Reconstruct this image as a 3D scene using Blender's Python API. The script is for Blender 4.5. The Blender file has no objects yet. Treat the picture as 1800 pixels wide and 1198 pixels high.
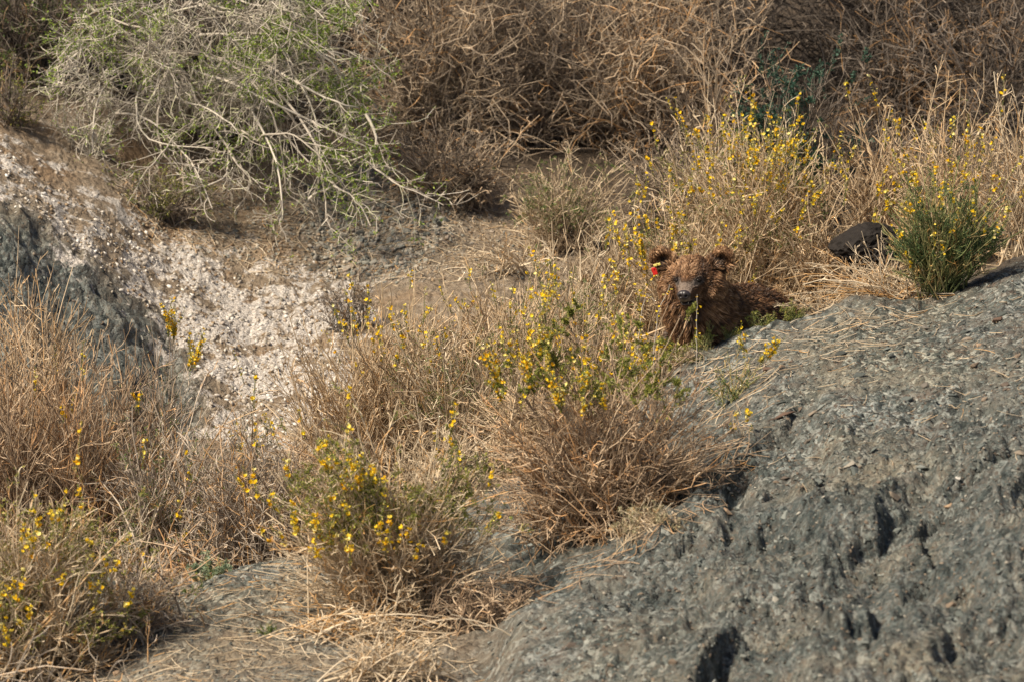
import bpy, bmesh, math
import numpy as np
from mathutils import Vector, Matrix

rng = np.random.default_rng(7)
sc = bpy.context.scene
COL = sc.collection

# ------------------------------------------------------------------ camera, sky, sun, exposure
PITCH = math.radians(14.0)
DIST = 30.0
K = 0.0025                                   # metres per photo pixel at the bear's distance
CP, SP = math.cos(PITCH), math.sin(PITCH)
CAM = np.array([0.0, -DIST * CP, DIST * SP])
VD = np.array([0.0, CP, -SP]); VU = np.array([0.0, SP, CP])

cd = bpy.data.cameras.new('camera'); cam = bpy.data.objects.new('camera', cd); COL.objects.link(cam)
cam.location = CAM.tolist(); cam.rotation_euler = (math.radians(90) - PITCH, 0, 0)
cd.sensor_width = 36; cd.lens = 36 * DIST / (1800 * K)
cd.clip_start = 0.5; cd.clip_end = 1500
cd.dof.use_dof = True; cd.dof.focus_distance = DIST + 0.15; cd.dof.aperture_fstop = 4.4
sc.camera = cam

w = bpy.data.worlds.new('World'); sc.world = w; w.use_nodes = True
nt = w.node_tree; nt.nodes.clear()
sky = nt.nodes.new('ShaderNodeTexSky'); sky.sky_type = 'NISHITA'; sky.sun_disc = False
SUN_EL, SUN_AZ = math.radians(52), math.radians(-62)      # azimuth from the camera's back (-Y), negative = from the left
sun_dir = Vector((math.sin(SUN_AZ) * math.cos(SUN_EL), -math.cos(SUN_AZ) * math.cos(SUN_EL), math.sin(SUN_EL)))
sky.sun_elevation = SUN_EL
sky.sun_rotation = math.atan2(sun_dir.x, sun_dir.y)
sky.air_density = 1.0; sky.dust_density = 2.5; sky.ozone_density = 1.0
bg = nt.nodes.new('ShaderNodeBackground'); bg.inputs['Strength'].default_value = 0.062
wo = nt.nodes.new('ShaderNodeOutputWorld')
nt.links.new(sky.outputs[0], bg.inputs[0]); nt.links.new(bg.outputs[0], wo.inputs[0])

sl = bpy.data.lights.new('sun', 'SUN'); so = bpy.data.objects.new('sun', sl); COL.objects.link(so)
sl.energy = 4.6; sl.angle = math.radians(9.0); sl.color = (1.0, 0.885, 0.71)
so.rotation_euler = (-sun_dir).to_track_quat('-Z', 'Y').to_euler()
so.location = (sun_dir * 20)

sc.view_settings.view_transform = 'Standard'; sc.view_settings.look = 'None'
sc.view_settings.exposure = 0.66; sc.view_settings.gamma = 1.0
sc.view_settings.use_curve_mapping = False
sc.cycles.max_bounces = 6; sc.cycles.diffuse_bounces = 3
sc.cycles.use_denoising = True

# ------------------------------------------------------------------ helpers
def at(px, py, y):
    """world point seen at photo pixel (px, py) at world depth y"""
    px = np.asarray(px, float); py = np.asarray(py, float); y = np.asarray(y, float)
    a = (px - 900) * K / DIST; b = (599 - py) * K / DIST
    dx, dy, dz = a, VD[1] + b * VU[1], VD[2] + b * VU[2]
    t = (y - CAM[1]) / dy
    return np.stack(np.broadcast_arrays(CAM[0] + dx * t, y, CAM[2] + dz * t), -1)

def project(P):
    d = P - CAM
    f = d @ VD
    return 900 + d[..., 0] / f * DIST / K, 599 - (d @ VU) / f * DIST / K

_perm = np.random.default_rng(3).permutation(4096)
def _h(i, j, s):
    return _perm[(_perm[(i + s * 57) & 4095] + j) & 4095] / 4095.0
def vnoise(x, y, s=0):
    xi = np.floor(x).astype(int); yi = np.floor(y).astype(int)
    fx = x - xi; fy = y - yi
    fx = fx * fx * (3 - 2 * fx); fy = fy * fy * (3 - 2 * fy)
    a = _h(xi, yi, s); b = _h(xi + 1, yi, s); c = _h(xi, yi + 1, s); d = _h(xi + 1, yi + 1, s)
    return (a + (b - a) * fx + (c - a) * fy + (a - b - c + d) * fx * fy) * 2 - 1
def fbm(x, y, o=4, s=0, g=0.5):
    r = 0; a = 1.0
    for k in range(o):
        r = r + a * vnoise(x, y, s + k); x = x * 2.03 + 11.3; y = y * 2.03 + 5.7; a *= g
    return r

def facets(x, y, s=0, tilt=1.7, lev=.45, sharp=16.0):
    """broken planar facets: every irregular cell has its own level and tilt"""
    xi = np.floor(x).astype(int); yi = np.floor(y).astype(int)
    num = np.zeros(x.shape); den = np.zeros(x.shape)
    for a in (-1, 0, 1):
        for b in (-1, 0, 1):
            i, j = xi + a, yi + b
            cx = i + .5 + (_h(i, j, s) - .5) * .9; cy = j + .5 + (_h(i, j, s + 1) - .5) * .9
            dx, dy = x - cx, y - cy; d = dx * dx + dy * dy
            hh = lev * (_h(i, j, s + 2) - .5) + tilt * ((_h(i, j, s + 3) - .5) * dx + (_h(i, j, s + 4) - .5) * dy) * 1.6
            w_ = np.exp(-sharp * d); num += w_ * hh; den += w_
    return num / (den + 1e-12)

def mesh_from(name, V, faces, attrs=None, smooth=False):
    """faces: list of int arrays (n, k)"""
    me = bpy.data.meshes.new(name)
    V = np.ascontiguousarray(V, np.float32)
    me.vertices.add(len(V)); me.vertices.foreach_set('co', V.ravel())
    faces = [np.asarray(f, np.int32) for f in faces if len(f)]
    li = np.concatenate([f.ravel() for f in faces])
    tot = np.concatenate([np.full(len(f), f.shape[1], np.int32) for f in faces])
    st = np.concatenate([[0], np.cumsum(tot)[:-1]]).astype(np.int32)
    me.loops.add(len(li)); me.loops.foreach_set('vertex_index', li)
    me.polygons.add(len(tot)); me.polygons.foreach_set('loop_start', st)
    if smooth: me.polygons.foreach_set('use_smooth', np.ones(len(tot), bool))
    for k, a in (attrs or {}).items():
        at_ = me.attributes.new(k, 'FLOAT', 'POINT'); at_.data.foreach_set('value', np.ascontiguousarray(a, np.float32))
    me.update(calc_edges=True)
    return me

def obj(name, me, mat, parent=None, loc=None):
    o = bpy.data.objects.new(name, me); COL.objects.link(o)
    if mat and me and not me.materials: me.materials.append(mat)
    if parent: o.parent = parent
    if loc is not None: o.location = loc
    return o

def tag(o, label=None, cat=None, group=None, kind=None):
    if label: o['label'] = label
    if cat: o['category'] = cat
    if group: o['group'] = group
    if kind: o['kind'] = kind
    return o

def unit(v): return v / (np.linalg.norm(v, axis=-1, keepdims=True) + 1e-9)

# ------------------------------------------------------------------ materials
def mat_new(name, rough=0.85, spec=0.2):
    m = bpy.data.materials.new(name); m.use_nodes = True
    b = m.node_tree.nodes['Principled BSDF']
    b.inputs['Roughness'].default_value = rough
    b.inputs['Specular IOR Level'].default_value = spec
    return m, m.node_tree, b
def N(t, ty, **kw):
    n = t.nodes.new(ty)
    for k, v in kw.items():
        if k in n.inputs: n.inputs[k].default_value = v
        else: setattr(n, k, v)
    return n
def ramp(t, fac, stops, interp='LINEAR'):
    r = t.nodes.new('ShaderNodeValToRGB'); r.color_ramp.interpolation = interp
    e = r.color_ramp.elements
    while len(e) < len(stops): e.new(0.5)
    for el, (p, c) in zip(e, stops): el.position = p; el.color = (*c, 1)
    t.links.new(fac, r.inputs[0]); return r.outputs[0]
def mix(t, fac, a, b, mode='MIX'):
    m = t.nodes.new('ShaderNodeMix'); m.data_type = 'RGBA'; m.blend_type = mode
    for s, v in ((m.inputs[0], fac), (m.inputs[6], a), (m.inputs[7], b)):
        if isinstance(v, (int, float)): s.default_value = v
        elif isinstance(v, tuple): s.default_value = (*v, 1)
        else: t.links.new(v, s)
    return m.outputs[2]
def mth(t, op, a, b=None):
    m = t.nodes.new('ShaderNodeMath'); m.operation = op
    for s, v in zip(m.inputs, (a, b)):
        if v is None: continue
        if isinstance(v, (int, float)): s.default_value = v
        else: t.links.new(v, s)
    return m.outputs[0]
def attr(t, name):
    a = t.nodes.new('ShaderNodeAttribute'); a.attribute_name = name; return a.outputs['Fac']

def twig_mat(name, stops, rough=0.75):
    m, t, b = mat_new(name, rough, 0.25)
    tx = N(t, 'ShaderNodeTexCoord')
    nz = N(t, 'ShaderNodeTexNoise', Scale=38.0, Detail=3.0); t.links.new(tx.outputs['Object'], nz.inputs['Vector'])
    f = mth(t, 'ADD', attr(t, 'tint'), mth(t, 'MULTIPLY', mth(t, 'SUBTRACT', nz.outputs[0], 0.5), 0.5))
    t.links.new(ramp(t, f, stops), b.inputs['Base Color'])
    return m
TW = {
 'tan':   twig_mat('dry_tan_stem', [(0, (.20, .13, .07)), (.35, (.44, .325, .20)), (.7, (.60, .47, .32)), (1, (.52, .32, .15))]),
 'rust':  twig_mat('reddish_dry_stem', [(0, (.13, .09, .06)), (.4, (.33, .235, .155)), (.75, (.54, .41, .28)), (1, (.52, .29, .13))]),
 'grey':  twig_mat('weathered_grey_stem', [(0, (.13, .10, .08)), (.4, (.30, .245, .19)), (.8, (.48, .40, .315)), (1, (.45, .26, .11))]),
 'dark':  twig_mat('weathered_shade_stem', [(0, (.022, .017, .014)), (.4, (.11, .088, .07)), (.8, (.25, .205, .165)), (1, (.28, .16, .07))]),  # dark wood, lowered further to paint the shade of gaps and overhang
 'brush': twig_mat('brown_brushwood', [(0, (.06, .047, .036)), (.35, (.22, .172, .127)), (.65, (.45, .355, .255)), (.85, (.52, .39, .26)), (1, (.50, .28, .12))]),
 'thorn': twig_mat('pale_grey_bark', [(0, (.17, .14, .11)), (.4, (.34, .295, .24)), (.8, (.52, .465, .39)), (1, (.42, .42, .24))]),
 'straw': twig_mat('bleached_straw', [(0, (.30, .22, .14)), (.4, (.50, .39, .26)), (.8, (.66, .55, .40)), (1, (.52, .30, .12))]),
 'green': twig_mat('green_broom_stem', [(0, (.06, .08, .03)), (.5, (.17, .19, .07)), (.8, (.36, .31, .15)), (1, (.5, .30, .10))]),
}
def leaf_mat(name, stops):
    m, t, b = mat_new(name, 0.6, 0.3)
    t.links.new(ramp(t, attr(t, 'tint'), stops), b.inputs['Base Color'])
    b.inputs['Subsurface Weight'].default_value = 0.0
    tr = N(t, 'ShaderNodeBsdfTranslucent'); t.links.new(ramp(t, attr(t, 'tint'), stops), tr.inputs[0])
    mx = N(t, 'ShaderNodeMixShader'); mx.inputs[0].default_value = .3
    t.links.new(b.outputs[0], mx.inputs[1]); t.links.new(tr.outputs[0], mx.inputs[2])
    t.links.new(mx.outputs[0], t.nodes['Material Output'].inputs[0])
    return m
LF = {
 'green': leaf_mat('broom_leaf', [(0, (.04, .08, .02)), (.5, (.10, .16, .04)), (1, (.24, .28, .07))]),
 'deep':  leaf_mat('deep_green_leaf', [(0, (.03, .06, .025)), (.5, (.06, .11, .04)), (1, (.13, .18, .07))]),
 'lime':  leaf_mat('fresh_thorn_leaf', [(0, (.08, .14, .015)), (.5, (.20, .29, .035)), (1, (.36, .44, .08))]),
 'blue':  leaf_mat('bluish_green_leaf', [(0, (.02, .05, .035)), (.5, (.04, .09, .06)), (1, (.08, .14, .09))]),
 'sage':  leaf_mat('sage_leaf', [(0, (.13, .18, .11)), (.5, (.24, .30, .18)), (1, (.36, .42, .27))]),
 'olive': leaf_mat('olive_leaf', [(0, (.07, .09, .02)), (.5, (.20, .22, .045)), (1, (.42, .40, .08))]),
 'bud':   leaf_mat('flower_bud', [(0, (.42, .36, .05)), (.5, (.75, .55, .03)), (1, (.85, .76, .35))]),
 'cream': leaf_mat('cream_leaf', [(0, (.25, .22, .12)), (.5, (.45, .40, .24)), (1, (.60, .54, .36))]),
}
def blossom_mat():
    m, t, b = mat_new('yellow_petal', 0.55, 0.3)
    oi = N(t, 'ShaderNodeObjectInfo')
    c = ramp(t, oi.outputs['Random'], [(0, (.85, .46, .012)), (.25, (.93, .62, .015)), (.6, (.95, .70, .03)), (.8, (.92, .76, .16)), (1, (.92, .84, .42))])
    t.links.new(c, b.inputs['Base Color'])
    tr = N(t, 'ShaderNodeBsdfTranslucent'); t.links.new(c, tr.inputs[0])
    mx = N(t, 'ShaderNodeMixShader'); mx.inputs[0].default_value = .35
    t.links.new(b.outputs[0], mx.inputs[1]); t.links.new(tr.outputs[0], mx.inputs[2])
    t.links.new(mx.outputs[0], t.nodes['Material Output'].inputs[0])
    return m
BLOSSOM = blossom_mat()

def stone_mat(name, stops, bump=0.4, nscale=60):
    m, t, b = mat_new(name, 0.8, 0.3)
    oi = N(t, 'ShaderNodeObjectInfo'); tx = N(t, 'ShaderNodeTexCoord')
    nz = N(t, 'ShaderNodeTexNoise', Scale=nscale, Detail=5.0, Roughness=.65); t.links.new(tx.outputs['Object'], nz.inputs['Vector'])
    f = mth(t, 'FRACT', mth(t, 'ADD', attr(t, 'tint'), oi.outputs['Random']))
    c = ramp(t, f, stops)
    c = mix(t, 1.0, c, ramp(t, nz.outputs[0], [(.25, (.5, .5, .5)), (.75, (1.25, 1.25, 1.22))]), 'MULTIPLY')
    t.links.new(c, b.inputs['Base Color'])
    bp = N(t, 'ShaderNodeBump', Strength=bump, Distance=.01); t.links.new(nz.outputs[0], bp.inputs['Height'])
    t.links.new(bp.outputs[0], b.inputs['Normal'])
    return m
SLATE_ST = [(0, (.045, .047, .043)), (.2, (.09, .10, .092)), (.45, (.16, .175, .16)), (.6, (.25, .26, .235)), (.75, (.12, .09, .07)), (.88, (.23, .17, .12)), (1, (.38, .36, .31))]
STONE = stone_mat('slate_stone', SLATE_ST)
CRUST = stone_mat('white_mineral_crust', [(0, (.34, .28, .22)), (.35, (.52, .46, .39)), (.75, (.70, .65, .59)), (.9, (.76, .73, .69)), (1, (.30, .21, .14))], .5, 90)
SOILST = stone_mat('brown_soil_clod', [(0, (.20, .13, .075)), (.5, (.32, .23, .145)), (.8, (.24, .22, .18)), (1, (.44, .36, .27))], .5, 80)
TALUS = stone_mat('grey_brown_talus', [(0, (.10, .10, .09)), (.25, (.22, .22, .19)), (.5, (.36, .335, .285)), (.7, (.27, .20, .15)), (.85, (.48, .42, .34)), (1, (.14, .15, .145))], .4, 50)
BROWNROCK = stone_mat('rusty_brown_stone', [(0, (.10, .06, .045)), (.5, (.16, .10, .07)), (1, (.22, .15, .10))])
PALEROCK = stone_mat('pale_stone', [(0, (.62, .58, .52)), (1, (.78, .75, .70))])
TANROCK = stone_mat('tan_stone', [(0, (.40, .27, .17)), (1, (.48, .35, .24))])
BLACKROCK = stone_mat('dark_split_rock', [(0, (.012, .009, .007)), (1, (.024, .017, .013))], .6, 45)

# ------------------------------------------------------------------ terrain
cols = {
 -400: [(-6.5,1620),(-5,1450),(-4,1330),(-3,1210),(-2,1100),(-1,1000),(0,800),(1,520),(1.5,400),(2,330),(3,220),(4,110),(5,0),(6,-110),(9,-440)],
 0:    [(-6.5,1600),(-5,1430),(-4,1310),(-3,1185),(-2,1085),(-1.2,1020),(-.6,985),(0,900),(.6,720),(1,600),(1.5,440),(2,350),(2.3,330),(3,245),(4,140),(5,30),(6,-80),(9,-400)],
 150:  [(-6.5,1590),(-5,1410),(-4,1290),(-3,1170),(-2,1055),(-1.4,1010),(-.8,1010),(0,940),(.6,800),(1,690),(1.5,540),(2,440),(2.3,400),(3,320),(4,190),(5,60),(6,-60),(9,-400)],
 300:  [(-6.5,1560),(-5,1380),(-4,1250),(-3,1125),(-2.2,1020),(-1.8,1005),(-1.2,1025),(0,990),(.6,860),(1,760),(1.5,650),(2,560),(3,400),(4,255),(5,110),(6,-20),(9,-380)],
 450:  [(-6.5,1540),(-5,1360),(-4,1230),(-3,1105),(-2.1,992),(-1.7,985),(-1.2,1010),(0,980),(.6,880),(1,790),(1.5,690),(2,600),(3,430),(4,280),(5,130),(6,0),(9,-370)],
 600:  [(-6.5,1540),(-5,1360),(-4,1235),(-3,1110),(-2,990),(-1.6,957),(-1.1,975),(0,930),(.5,850),(1,770),(1.5,680),(2,595),(3,440),(4,290),(5,150),(6,20),(9,-350)],
 750:  [(-6.5,1530),(-5,1340),(-4,1235),(-3,1125),(-2.5,1070),(-2,1000),(-1.5,940),(-1.2,910),(-.6,930),(0,880),(.5,820),(1,740),(1.5,650),(2,560),(3,415),(4,280),(5,150),(6,20),(9,-350)],
 850:  [(-6.5,1520),(-5,1350),(-4,1235),(-3.3,1160),(-3,1110),(-2.6,1070),(-2,1005),(-1.4,930),(-1,880),(-.6,890),(0,850),(.5,800),(1,730),(1.5,640),(2,555),(3,430),(4,300),(5,170),(6,40),(9,-350)],
 920:  [(-6.5,1450),(-5,1260),(-4,1140),(-3.4,1065),(-3.1,1058),(-2.7,1068),(-2,1000),(-1.4,920),(-.9,850),(-.5,860),(0,840),(.5,790),(1,730),(1.5,640),(2,555),(3,430),(4,310),(5,190),(6,60),(9,-330)],
 1050: [(-6.5,1420),(-5,1230),(-4,1110),(-3.2,1010),(-2.9,1000),(-2.5,1008),(-2,955),(-1,820),(-.6,765),(-.2,775),(.3,800),(1,740),(1.5,650),(2,550),(3,420),(4,320),(5,210),(6,80),(9,-310)],
 1200: [(-6.5,1380),(-5,1190),(-4,1075),(-3,955),(-2.5,915),(-2.1,900),(-1,755),(0,628),(.15,628),(.5,800),(.9,880),(1.3,790),(1.8,590),(2.3,500),(3,410),(4,320),(5,220),(6,100),(9,-300)],
 1350: [(-6.5,1340),(-5,1150),(-4,1030),(-3,905),(-2,800),(-1,680),(0,575),(.15,572),(.5,740),(.9,820),(1.3,740),(1.8,560),(2.3,480),(3,390),(4,300),(5,210),(6,100),(9,-300)],
 1500: [(-6.5,1310),(-5,1120),(-4,990),(-3,865),(-2,750),(-1,640),(0,545),(.3,522),(.7,530),(1.2,530),(1.6,500),(2,460),(3,370),(4,280),(5,190),(6,90),(9,-300)],
 1650: [(-6.5,1290),(-5,1090),(-4,960),(-3,840),(-2,720),(-1,615),(0,550),(.5,512),(.8,500),(1.2,500),(2,440),(3,350),(4,260),(5,170),(6,80),(9,-300)],
 1800: [(-6.5,1260),(-5,1060),(-4,930),(-3,810),(-2,690),(-1,590),(0,505),(.7,458),(1,455),(1.5,475),(2,440),(3,330),(4,240),(5,150),(6,60),(9,-300)],
 2200: [(-6.5,1200),(-5,1000),(-4,870),(-3,740),(-2,620),(-1,510),(0,410),(1,360),(1.5,370),(2,330),(3,230),(4,160),(5,80),(6,0),(9,-320)],
}
cpx = np.array(sorted(cols))
PXI = np.arange(-400, 2201, 5.0)
YI = np.concatenate([np.arange(-6.5, 3.4, .027), np.arange(3.4, 9.01, .05)])
rows = np.stack([np.interp(YI, *zip(*cols[c])) for c in cpx])          # (nc, ny)
# Catmull-like smooth interpolation over px
def interp_cols(px):
    i = np.clip(np.searchsorted(cpx, px) - 1, 0, len(cpx) - 2)
    f = np.clip((px - cpx[i]) / (cpx[i + 1] - cpx[i]), 0, 1); f = f * f * (3 - 2 * f) * .5 + f * .5
    return rows[i] * (1 - f[:, None]) + rows[i + 1] * f[:, None]
PYG = interp_cols(PXI)
ker = np.exp(-np.linspace(-2, 2, 11) ** 2); ker /= ker.sum()
pad = np.pad(PYG, ((5, 5), (0, 0)), 'edge'); PYG = sum(ker[k] * pad[k:k + PYG.shape[0]] for k in range(11))
ker = np.exp(-np.linspace(-2, 2, 7) ** 2); ker /= ker.sum()
pad = np.pad(PYG, ((0, 0), (3, 3)), 'edge'); PYG = sum(ker[k] * pad[:, k:k + PYG.shape[1]] for k in range(7))

# zone masks painted as ground cover (white crust, slate, talus), looked up by where the ground lies
def poly_mask(poly, blur=3):
    gx, gy = np.meshgrid(np.arange(-400, 2210, 10.), np.arange(-500, 1700, 10.), indexing='ij')
    ins = np.zeros(gx.shape, bool); n = len(poly)
    for k in range(n):
        x1, y1 = poly[k]; x2, y2 = poly[(k + 1) % n]
        c = ((y1 > gy) != (y2 > gy)) & (gx < (x2 - x1) * (gy - y1) / (y2 - y1 + 1e-9) + x1)
        ins ^= c
    m = ins.astype(float)
    for _ in range(2):
        for ax in (0, 1):
            p = np.pad(m, [(blur, blur) if a == ax else (0, 0) for a in (0, 1)], 'edge')
            m = sum((p[k:k + m.shape[0]] if ax == 0 else p[:, k:k + m.shape[1]]) for k in range(2 * blur + 1)) / (2 * blur + 1)
    return m
def look(m, px, py):
    x = np.clip((px + 400) / 10, 0, m.shape[0] - 1.01); y = np.clip((py + 500) / 10, 0, m.shape[1] - 1.01)
    i = x.astype(int); j = y.astype(int); fx = x - i; fy = y - j
    return m[i, j] * (1 - fx) * (1 - fy) + m[i + 1, j] * fx * (1 - fy) + m[i, j + 1] * (1 - fx) * fy + m[i + 1, j + 1] * fx * fy
P_WHITE = [(-400,100),(-100,210),(10,250),(110,335),(230,400),(330,455),(450,490),(560,455),(610,470),(625,560),(610,640),(560,760),(520,860),(420,860),(370,700),(330,610),(240,520),(130,430),(40,365),(-100,330),(-400,260)]
P_LROCK = [(-400,270),(-40,340),(50,375),(140,440),(250,530),(330,620),(360,720),(330,860),(-400,860)]
P_TALUS = [(520,330),(640,300),(760,330),(800,400),(760,450),(700,500),(600,500),(540,430)]
M_WHITE, M_LROCK, M_TALUS = poly_mask(P_WHITE, 5), poly_mask(P_LROCK, 2), poly_mask(P_TALUS, 3)

GX, GY = np.meshgrid(PXI, YI, indexing='ij')
W0 = at(GX, PYG, GY); X0, Y0 = W0[..., 0], W0[..., 1]
front = 1 / (1 + np.exp((GY - np.interp(GX, [-400, 0, 300, 600, 900, 1050, 1200, 1500, 1800, 2200], [-.6, -.8, -1.0, -.9, -.5, -.1, .35, 1.1, 1.5, 2])) / .12))
right = np.clip((GX - 900 + (GY + 3) * 60) / 260, 0, 1) * front
white = look(M_WHITE, GX, PYG) * (1 - front); lrock = look(M_LROCK, GX, PYG) * (1 - front); talus = look(M_TALUS, GX, PYG) * (1 - front)
v = Y0 * .34
dz = .035 * fbm(X0 * 1.6, v * 2.2, 3, 10)
dz += .010 * fbm(X0 * 11, v * 13, 4, 20) * (1 + .6 * white)
# blocky crags and down-slope fissures of the bare rock
wx = X0 + .10 * fbm(X0 * 3, v * 4, 3, 31); wv = v + .06 * fbm(X0 * 4, v * 5, 3, 35)
low = np.clip((PYG - 690 - (GX - 1500) * -.15) / 160, 0, 1)
jag = .5 * vnoise(wx * 9, wv * 14, 45)
fiss = 1 - np.abs(vnoise(wx * 2.6 + wv * 1.2 + jag * .35, wv * 1.1, 40)); fiss2 = 1 - np.abs(vnoise(wx * 12 + 3, wv * 9, 44))
gate = np.clip(vnoise(X0 * 1.3, v * 1.5, 47) * 2 + .4, 0, 1)
gx_ = X0 + .03 * fbm(X0 * 9, v * 9, 3, 101); gv_ = v + .02 * fbm(X0 * 10, v * 12, 3, 105)
ca, sa = math.cos(.5), math.sin(.5); fx_, fv_ = gx_ * ca + gv_ * sa, -gx_ * sa + gv_ * ca
blk = .12 * facets(fx_ * 1.3, fv_ * 2.0, 197, 1.6, .7, 22.0) + .10 * facets(fx_ * 2.6, fv_ * 5, 200) + .045 * facets(fx_ * 6, fv_ * 11, 210) + .022 * facets(fx_ * 15, fv_ * 26, 220) + .013 * facets(gx_ * 42, gv_ * 60, 230)
dz += right * (.15 + .85 * low) * (.72 * blk - .02 * gate * np.clip(fiss - .94, 0, 1) / .06 + .012 * fbm(wx * 24, wv * 22, 3, 55))
for an_, s_, dp in ((.45, 300, .020), (-.9, 310, .016), (1.35, 320, .02)):
    u_ = gx_ * math.cos(an_) + gv_ * 2 * math.sin(an_); w_ = -gx_ * math.sin(an_) + gv_ * 2 * math.cos(an_)
    ck = 1 - np.abs(vnoise(u_ * 1.1, w_ * 3.2, s_)); dz -= right * low * dp * np.clip((ck - .965) / .035, 0, 1) * np.clip(vnoise(X0 * 1.7, v * 2, s_ + 5) * 3 + .3, 0, 1)
dz += front * (.010 * facets(gx_ * 24 + gv_ * 9, gv_ * 44, 240) + .005 * fbm(X0 * 40, v * 44, 2, 57))
la = (GX + PYG) * K * .7 + .05 * fbm(X0 * 4, v * 5, 3, 290); lb = (PYG - GX) * K * .7 + .04 * fbm(X0 * 5, v * 6, 3, 295)
dz += lrock * (.06 * facets(la * 2.2, lb * 6, 250) + .04 * facets(la * 5, lb * 16, 260) + .018 * facets(la * 14, lb * 36, 265)) + talus * .02 * facets(X0 * 16, v * 22, 270)
# ledges stepping down across the slope
q = (PYG * 1.0 + (GX - 1200) * .55) / 120 + .35 * fbm(X0 * 1.7, v * 2.0, 3, 60) + .10 * fbm(X0 * 9, v * 9, 2, 64)
fr = q - np.floor(q); step = np.clip((fr - .78) / .22, 0, 1) ** 1.5 - fr
dz += -right * step * .028 * np.clip((GX - 1230) / 200, 0, 1) * np.clip((PYG - 560) / 120, 0, 1)
# left rock slabs
sl_ = 1 - np.abs(vnoise(wx * 5 - wv * 12, wv * 3, 70))
dz += lrock * (-.03 * np.clip(sl_ - .8, 0, 1) / .2 + .02 * fbm(wx * 7 + wv * 6, wv * 14, 4, 72))
# crust lumps
cr = np.abs(fbm(X0 * 20, v * 24, 3, 80)); dz += white * (.022 * cr)
edge = np.minimum(1, np.minimum((GX + 400) / 120, (2200 - GX) / 120)) * np.minimum(1, np.minimum((GY + 6.5) / .5, (9 - GY) / .8))
ZG = W0[..., 2] + dz * np.clip(edge, 0, 1)
PG = np.stack([X0, Y0, ZG], -1)
PPX, PPY = project(PG)

# coarse surroundings out to the horizon
exl = np.array([-40000, -20000, -9000, -5000, -3000, -2000, -1400, -1000, -700]); exr = np.array([2500, 2900, 3400, 4200, 6000, 9000, 14000, 24000, 42000])
PXA = np.concatenate([exl, PXI, exr])
yn = np.array([-60, -45, -36, -29, -22, -17, -13, -10, -8]); yf = np.array([10, 11.5, 13.5, 17, 22, 30, 45, 70, 110])
YA = np.concatenate([yn, YI, yf])
A = np.zeros((len(PXA), len(YA), 3))
dist = np.maximum(YA[None, :] - CAM[1], 8.0) + 0 * PXA[:, None]
A[..., 0] = (PXA[:, None] - 900) * K / DIST * dist
A[..., 1] = YA[None, :]
nl, nn = len(exl), len(yn)
A[nl:nl + len(PXI), nn:nn + len(YI)] = PG
zc = A[nl:nl + len(PXI), nn:nn + len(YI), 2]
zz = np.zeros((len(PXA), len(YA)))
zz[nl:nl + len(PXI), nn:nn + len(YI)] = zc
zz[:nl, nn:nn + len(YI)] = zc[0][None]; zz[nl + len(PXI):, nn:nn + len(YI)] = zc[-1][None]
zz[nl + len(PXI):, nn:nn + len(YI)] += np.minimum(6, (exr[:, None] - 2200) * .00035)
dn = (YA[nn] - yn)
zz[:, :nn] = zz[:, nn:nn + 1] - np.minimum(.28 * dn, 5.0) - .03 * dn
df = (yf - 9.0)
zz[:, nn + len(YI):] = zz[:, nn + len(YI) - 1:nn + len(YI)] + df * .42
outer = np.ones_like(zz); outer[nl:nl + len(PXI), nn:nn + len(YI)] = 0
zz += outer * .25 * fbm(A[..., 0] * .3, A[..., 1] * .3, 3, 90) * np.minimum(1, np.maximum(np.maximum(-PXA[:, None] - 400, PXA[:, None] - 2200) / 600, np.maximum(-YA[None] - 6.5, YA[None] - 9) / 2))
A[..., 2] = zz
na, nb = A.shape[:2]
idx = np.arange(na * nb).reshape(na, nb)
quads = np.stack([idx[:-1, :-1], idx[1:, :-1], idx[1:, 1:], idx[:-1, 1:]], -1).reshape(-1, 4)
def full(g, fill=0.0):
    o = np.full((na, nb), fill); o[nl:nl + len(PXI), nn:nn + len(YI)] = g
    o[:nl, nn:nn + len(YI)] = g[0]; o[nl + len(PXI):, nn:nn + len(YI)] = g[-1]
    o[:, :nn] = o[:, nn:nn + 1]; o[:, nn + len(YI):] = o[:, nn + len(YI) - 1:nn + len(YI)]
    return o.ravel()
dustm = look(poly_mask([(430,1040),(700,1010),(880,1040),(900,1230),(150,1230),(120,1130)], 4), GX, PYG) * front
slate = np.clip(front + lrock + talus * .55 - .45 * dustm, 0, 1)

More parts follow.
